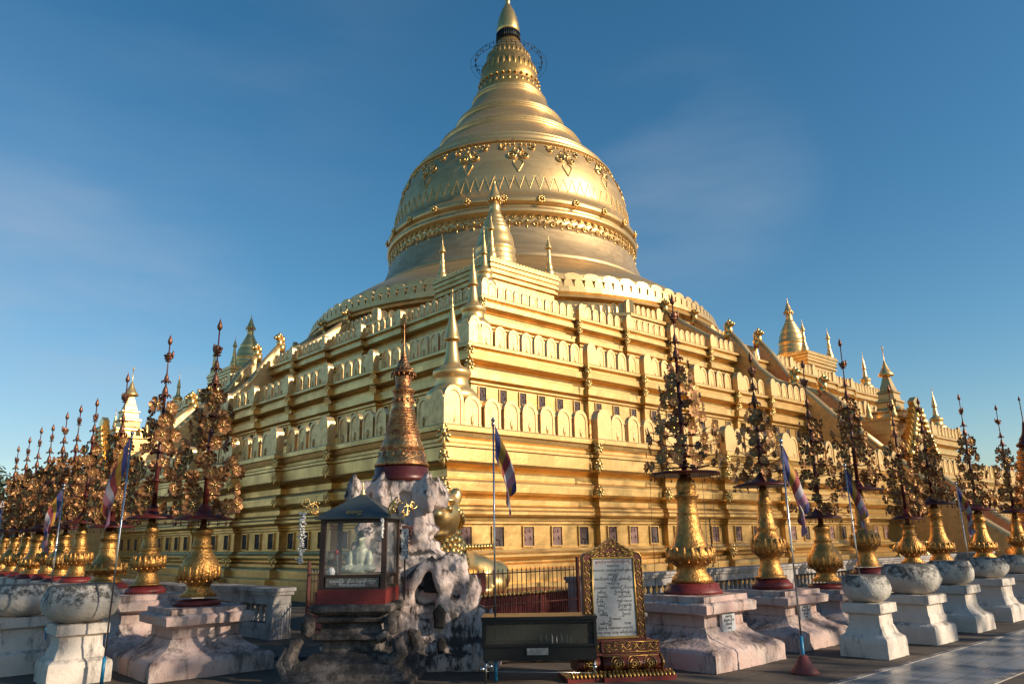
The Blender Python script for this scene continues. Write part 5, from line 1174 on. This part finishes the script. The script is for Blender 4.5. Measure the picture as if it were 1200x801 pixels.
for k in range(9): x = R.uniform(0, .5); q.lathe([(.007, 0), (.007, R.uniform(.03, .09)), (0, .1)], (x, R.uniform(.08, .34), .42), seg=5)
q.obj("candles", WHITEF, t)
for x in (-hw + .03, hw - .03):
    for y in (.02, .38): q = MB(); q.tube([(x, y, 0), (x, y, .26)], .016, 8); q.obj("leg", STEEL, t)
q = MB(); q.box(-.15, -.036, .31, .10, -.021, .385); q.obj("pale_label", mat("scuffed_label", (.34, .33, .31), .6, var=.5, vscale=20), t)
q = MB(); q.tube([(-hw + .03, .02, .13), (hw - .03, .02, .10)], .006, 6); q.ell((-hw - .01, -.02, .16), .035); q.ell((-hw + .09, -.02, .19), .028); q.ell((hw - .03, -.03, .17), .03); q.obj("cross_bar", STEEL, t)
o = MB(); o.tube([(-.75, 0, .06), (-.4, .1, .10), (0, .12, .09), (.4, .05, .11), (.75, -.1, .07)], [.06, .08, .085, .08, .05], 10)
lg = remesh_obj(o, "curved_log", RUIND, None, .02, 1, .015, 6, 2.); lg.location = (7.7, 7.95, 0); lg.rotation_euler = (0, 0, radians(-40)); tag(lg, "thick curved weathered log lying behind the candle cabinet", "log")
# small gilt urns beyond the wall, mat on the ground, green bin
um = MB(); um.lathe([(.12, 0), (.12, .04), (.05, .10), (.05, .14), (.14, .24), (.15, .30), (.09, .38), (.06, .42), (.11, .46), (.05, .48)], seg=16); umm = um.mesh("urn", GOLDS)
for (x, y, l) in ((25.2, 11.2, "small gilt urn on the wall behind the fifth metal tree"), (27.6, 11.2, "small gilt urn on the wall left of the lower stairway"), (30.0, 11.2, "small gilt urn on the wall at the foot of the lower stairway")):
    o = inst("gilt_urn", umm, None, (x, y, .88)); tag(o, l, "urn", "gilt urns on the low wall")
t = thing("green_bin", "dark green plastic bin at the left edge behind the white pedestals", "bin", (2.12, 14.3, 0), .1)
q = MB(); square_prof(q, [(.28, 0), (.34, .54)]); q.obj("bin_body", GREENP, t); q = MB(); square_prof(q, [(.36, .545), (.36, .58), (.31, .61)]); q.obj("bin_lid", GREENP, t)
q = MB(); q.box(-.35, -.22, 0.002, .35, .22, .03)
for k in range(5): q.box(-.33, -.20 + k * .085, .03, .33, -.15 + k * .085, .045)
o = q.obj("floor_grate", mat("slate", (.05, .045, .055), .6), None); o.location = (5.75, 11.0, 0); o.rotation_euler = (0, 0, radians(-50)); tag(o, "dark slatted grate lying on the ground left of the glass shrine", "grate")

# ------------------------------------------------------------------ far stupa, trees and pale building
t = thing("dark_stupa", "dark reddish ringed stupa spire cut by the right edge of the photo", "stupa", (34.2, 8.55, 0))
q = MB(); pr = [(1.3, 0), (1.3, 1.0), (1.1, 1.1), (1.0, 1.9), (.9, 2.0)]; z = 2.0
for k in range(14): r0 = .86 - k * .038; pr += [(r0, z), (r0 + .03, z + .05), (r0 + .03, z + .12), (r0 - .02, z + .16)]; z += .19
pr += [(.30, z), (.28, z + .2), (.2, z + .3)]; q.lathe(pr, seg=28); q.obj("ringed_body", SPI, t)
q = MB(); zz0 = z + .1; q.lathe([(.36, zz0), (.38, zz0 + .08), (.26, zz0 + .2), (.24, zz0 + .3), (.14, zz0 + .45), (.10, zz0 + .6), (.05, zz0 + .9), (.02, zz0 + 1.0), (.015, zz0 + 1.75), (.05, zz0 + 1.8), (0, zz0 + 1.95)], seg=18); q.obj("umbrella_finial", TRUNK, t)
def tree(x, y, h, r, lab, seed, grp="trees beyond the pagoda", nc=16, nl=230, ls=.17, lo=.55):
    rr = random.Random(seed); t = thing("broadleaf_tree", lab, "tree", (x, y, 0), 0, grp)
    k = MB(); k.tube([(0, 0, 0), (.1, .1, h * .3), (0, .2, h * .55)], [.35, .28, .16], 8)
    for i in range(6): a = i * 1.05; k.tube([(0, .1, h * .35), (r * .5 * cos(a), r * .5 * sin(a), h * .7)], [.14, .05], 6)
    k.obj("trunk", TREET, t); f = MB(); cl = [(rr.uniform(-1, 1) * r * .7, rr.uniform(-1, 1) * r * .7, h * rr.uniform(lo, .92), r * rr.uniform(.25, .5)) for _ in range(nc)]
    for cx0, cy0, cz, cr_ in cl:
        for _ in range(nl):
            d = Vector((rr.gauss(0, 1), rr.gauss(0, 1), rr.gauss(0, 1))).normalized(); p = Vector((cx0, cy0, cz)) + d * cr_ * rr.uniform(.55, 1.05); n = (d + Vector((rr.uniform(-.6, .6), rr.uniform(-.6, .6), rr.uniform(-.2, .8)))).normalized()
            u_ = n.orthogonal().normalized() * ls; w_ = n.cross(u_); f.face([f.vert(p + u_), f.vert(p + w_ * .6), f.vert(p - u_), f.vert(p - w_ * .6)])
    f.obj("crown", TREEL, t, fix=False)
tree(9.5, 77, 8.6, 4.5, "green tree at the left edge, lower half hidden by the metal trees", 1); tree(17, 80, 8.8, 4.0, "green tree just right of the one at the left edge", 2); tree(3.5, 74, 8.2, 4.5, "green tree cut by the left edge of the photo", 3)
for i_, (x_, y_, h_, r_) in enumerate(((9.5, -12.5, 13.5, 4.2), (15.5, -14.5, 14.0, 4.4), (21.5, -12.8, 13.2, 4.2), (28.0, -14, 14.2, 4.6), (35.5, -13, 13.5, 4.6), (3.0, -14, 13.2, 4.4))):  # unseen trees added behind the camera to filter the sun off the foreground
    tree(x_, y_, h_ * 1.28, r_, ["tall shade tree behind the viewpoint, nearest the camera", "tall shade tree behind the viewpoint, second of the row", "tall shade tree behind the viewpoint, third of the row", "tall shade tree behind the viewpoint, fourth of the row", "tall shade tree behind the viewpoint, farthest to the right", "tall shade tree behind the viewpoint, farthest to the left"][i_], 20 + i_, "shade trees outside the frame", 17, 44, .24, .50)
t = thing("pale_building", "pale low building at the left edge, seen between the gold vases", "building", (9.0, 62, 0), .1)
q = MB(); q.box(-5, -3, 0, 4.5, 3, 4.2); q.obj("walls", WHITEP, t); q = MB(); q.box(-5.3, -3.3, 4.2, 4.8, 3.3, 4.45); q.obj("roof_slab", WALLW, t)
for x in (-3.5, -1.2, 1.1, 3.2):
    q = MB(); q.box(x - .5, -3.02, 1.2, x + .5, -2.9, 2.8); q.obj("window", SHEET, t)

bpy.data.scenes.remove(WORK)
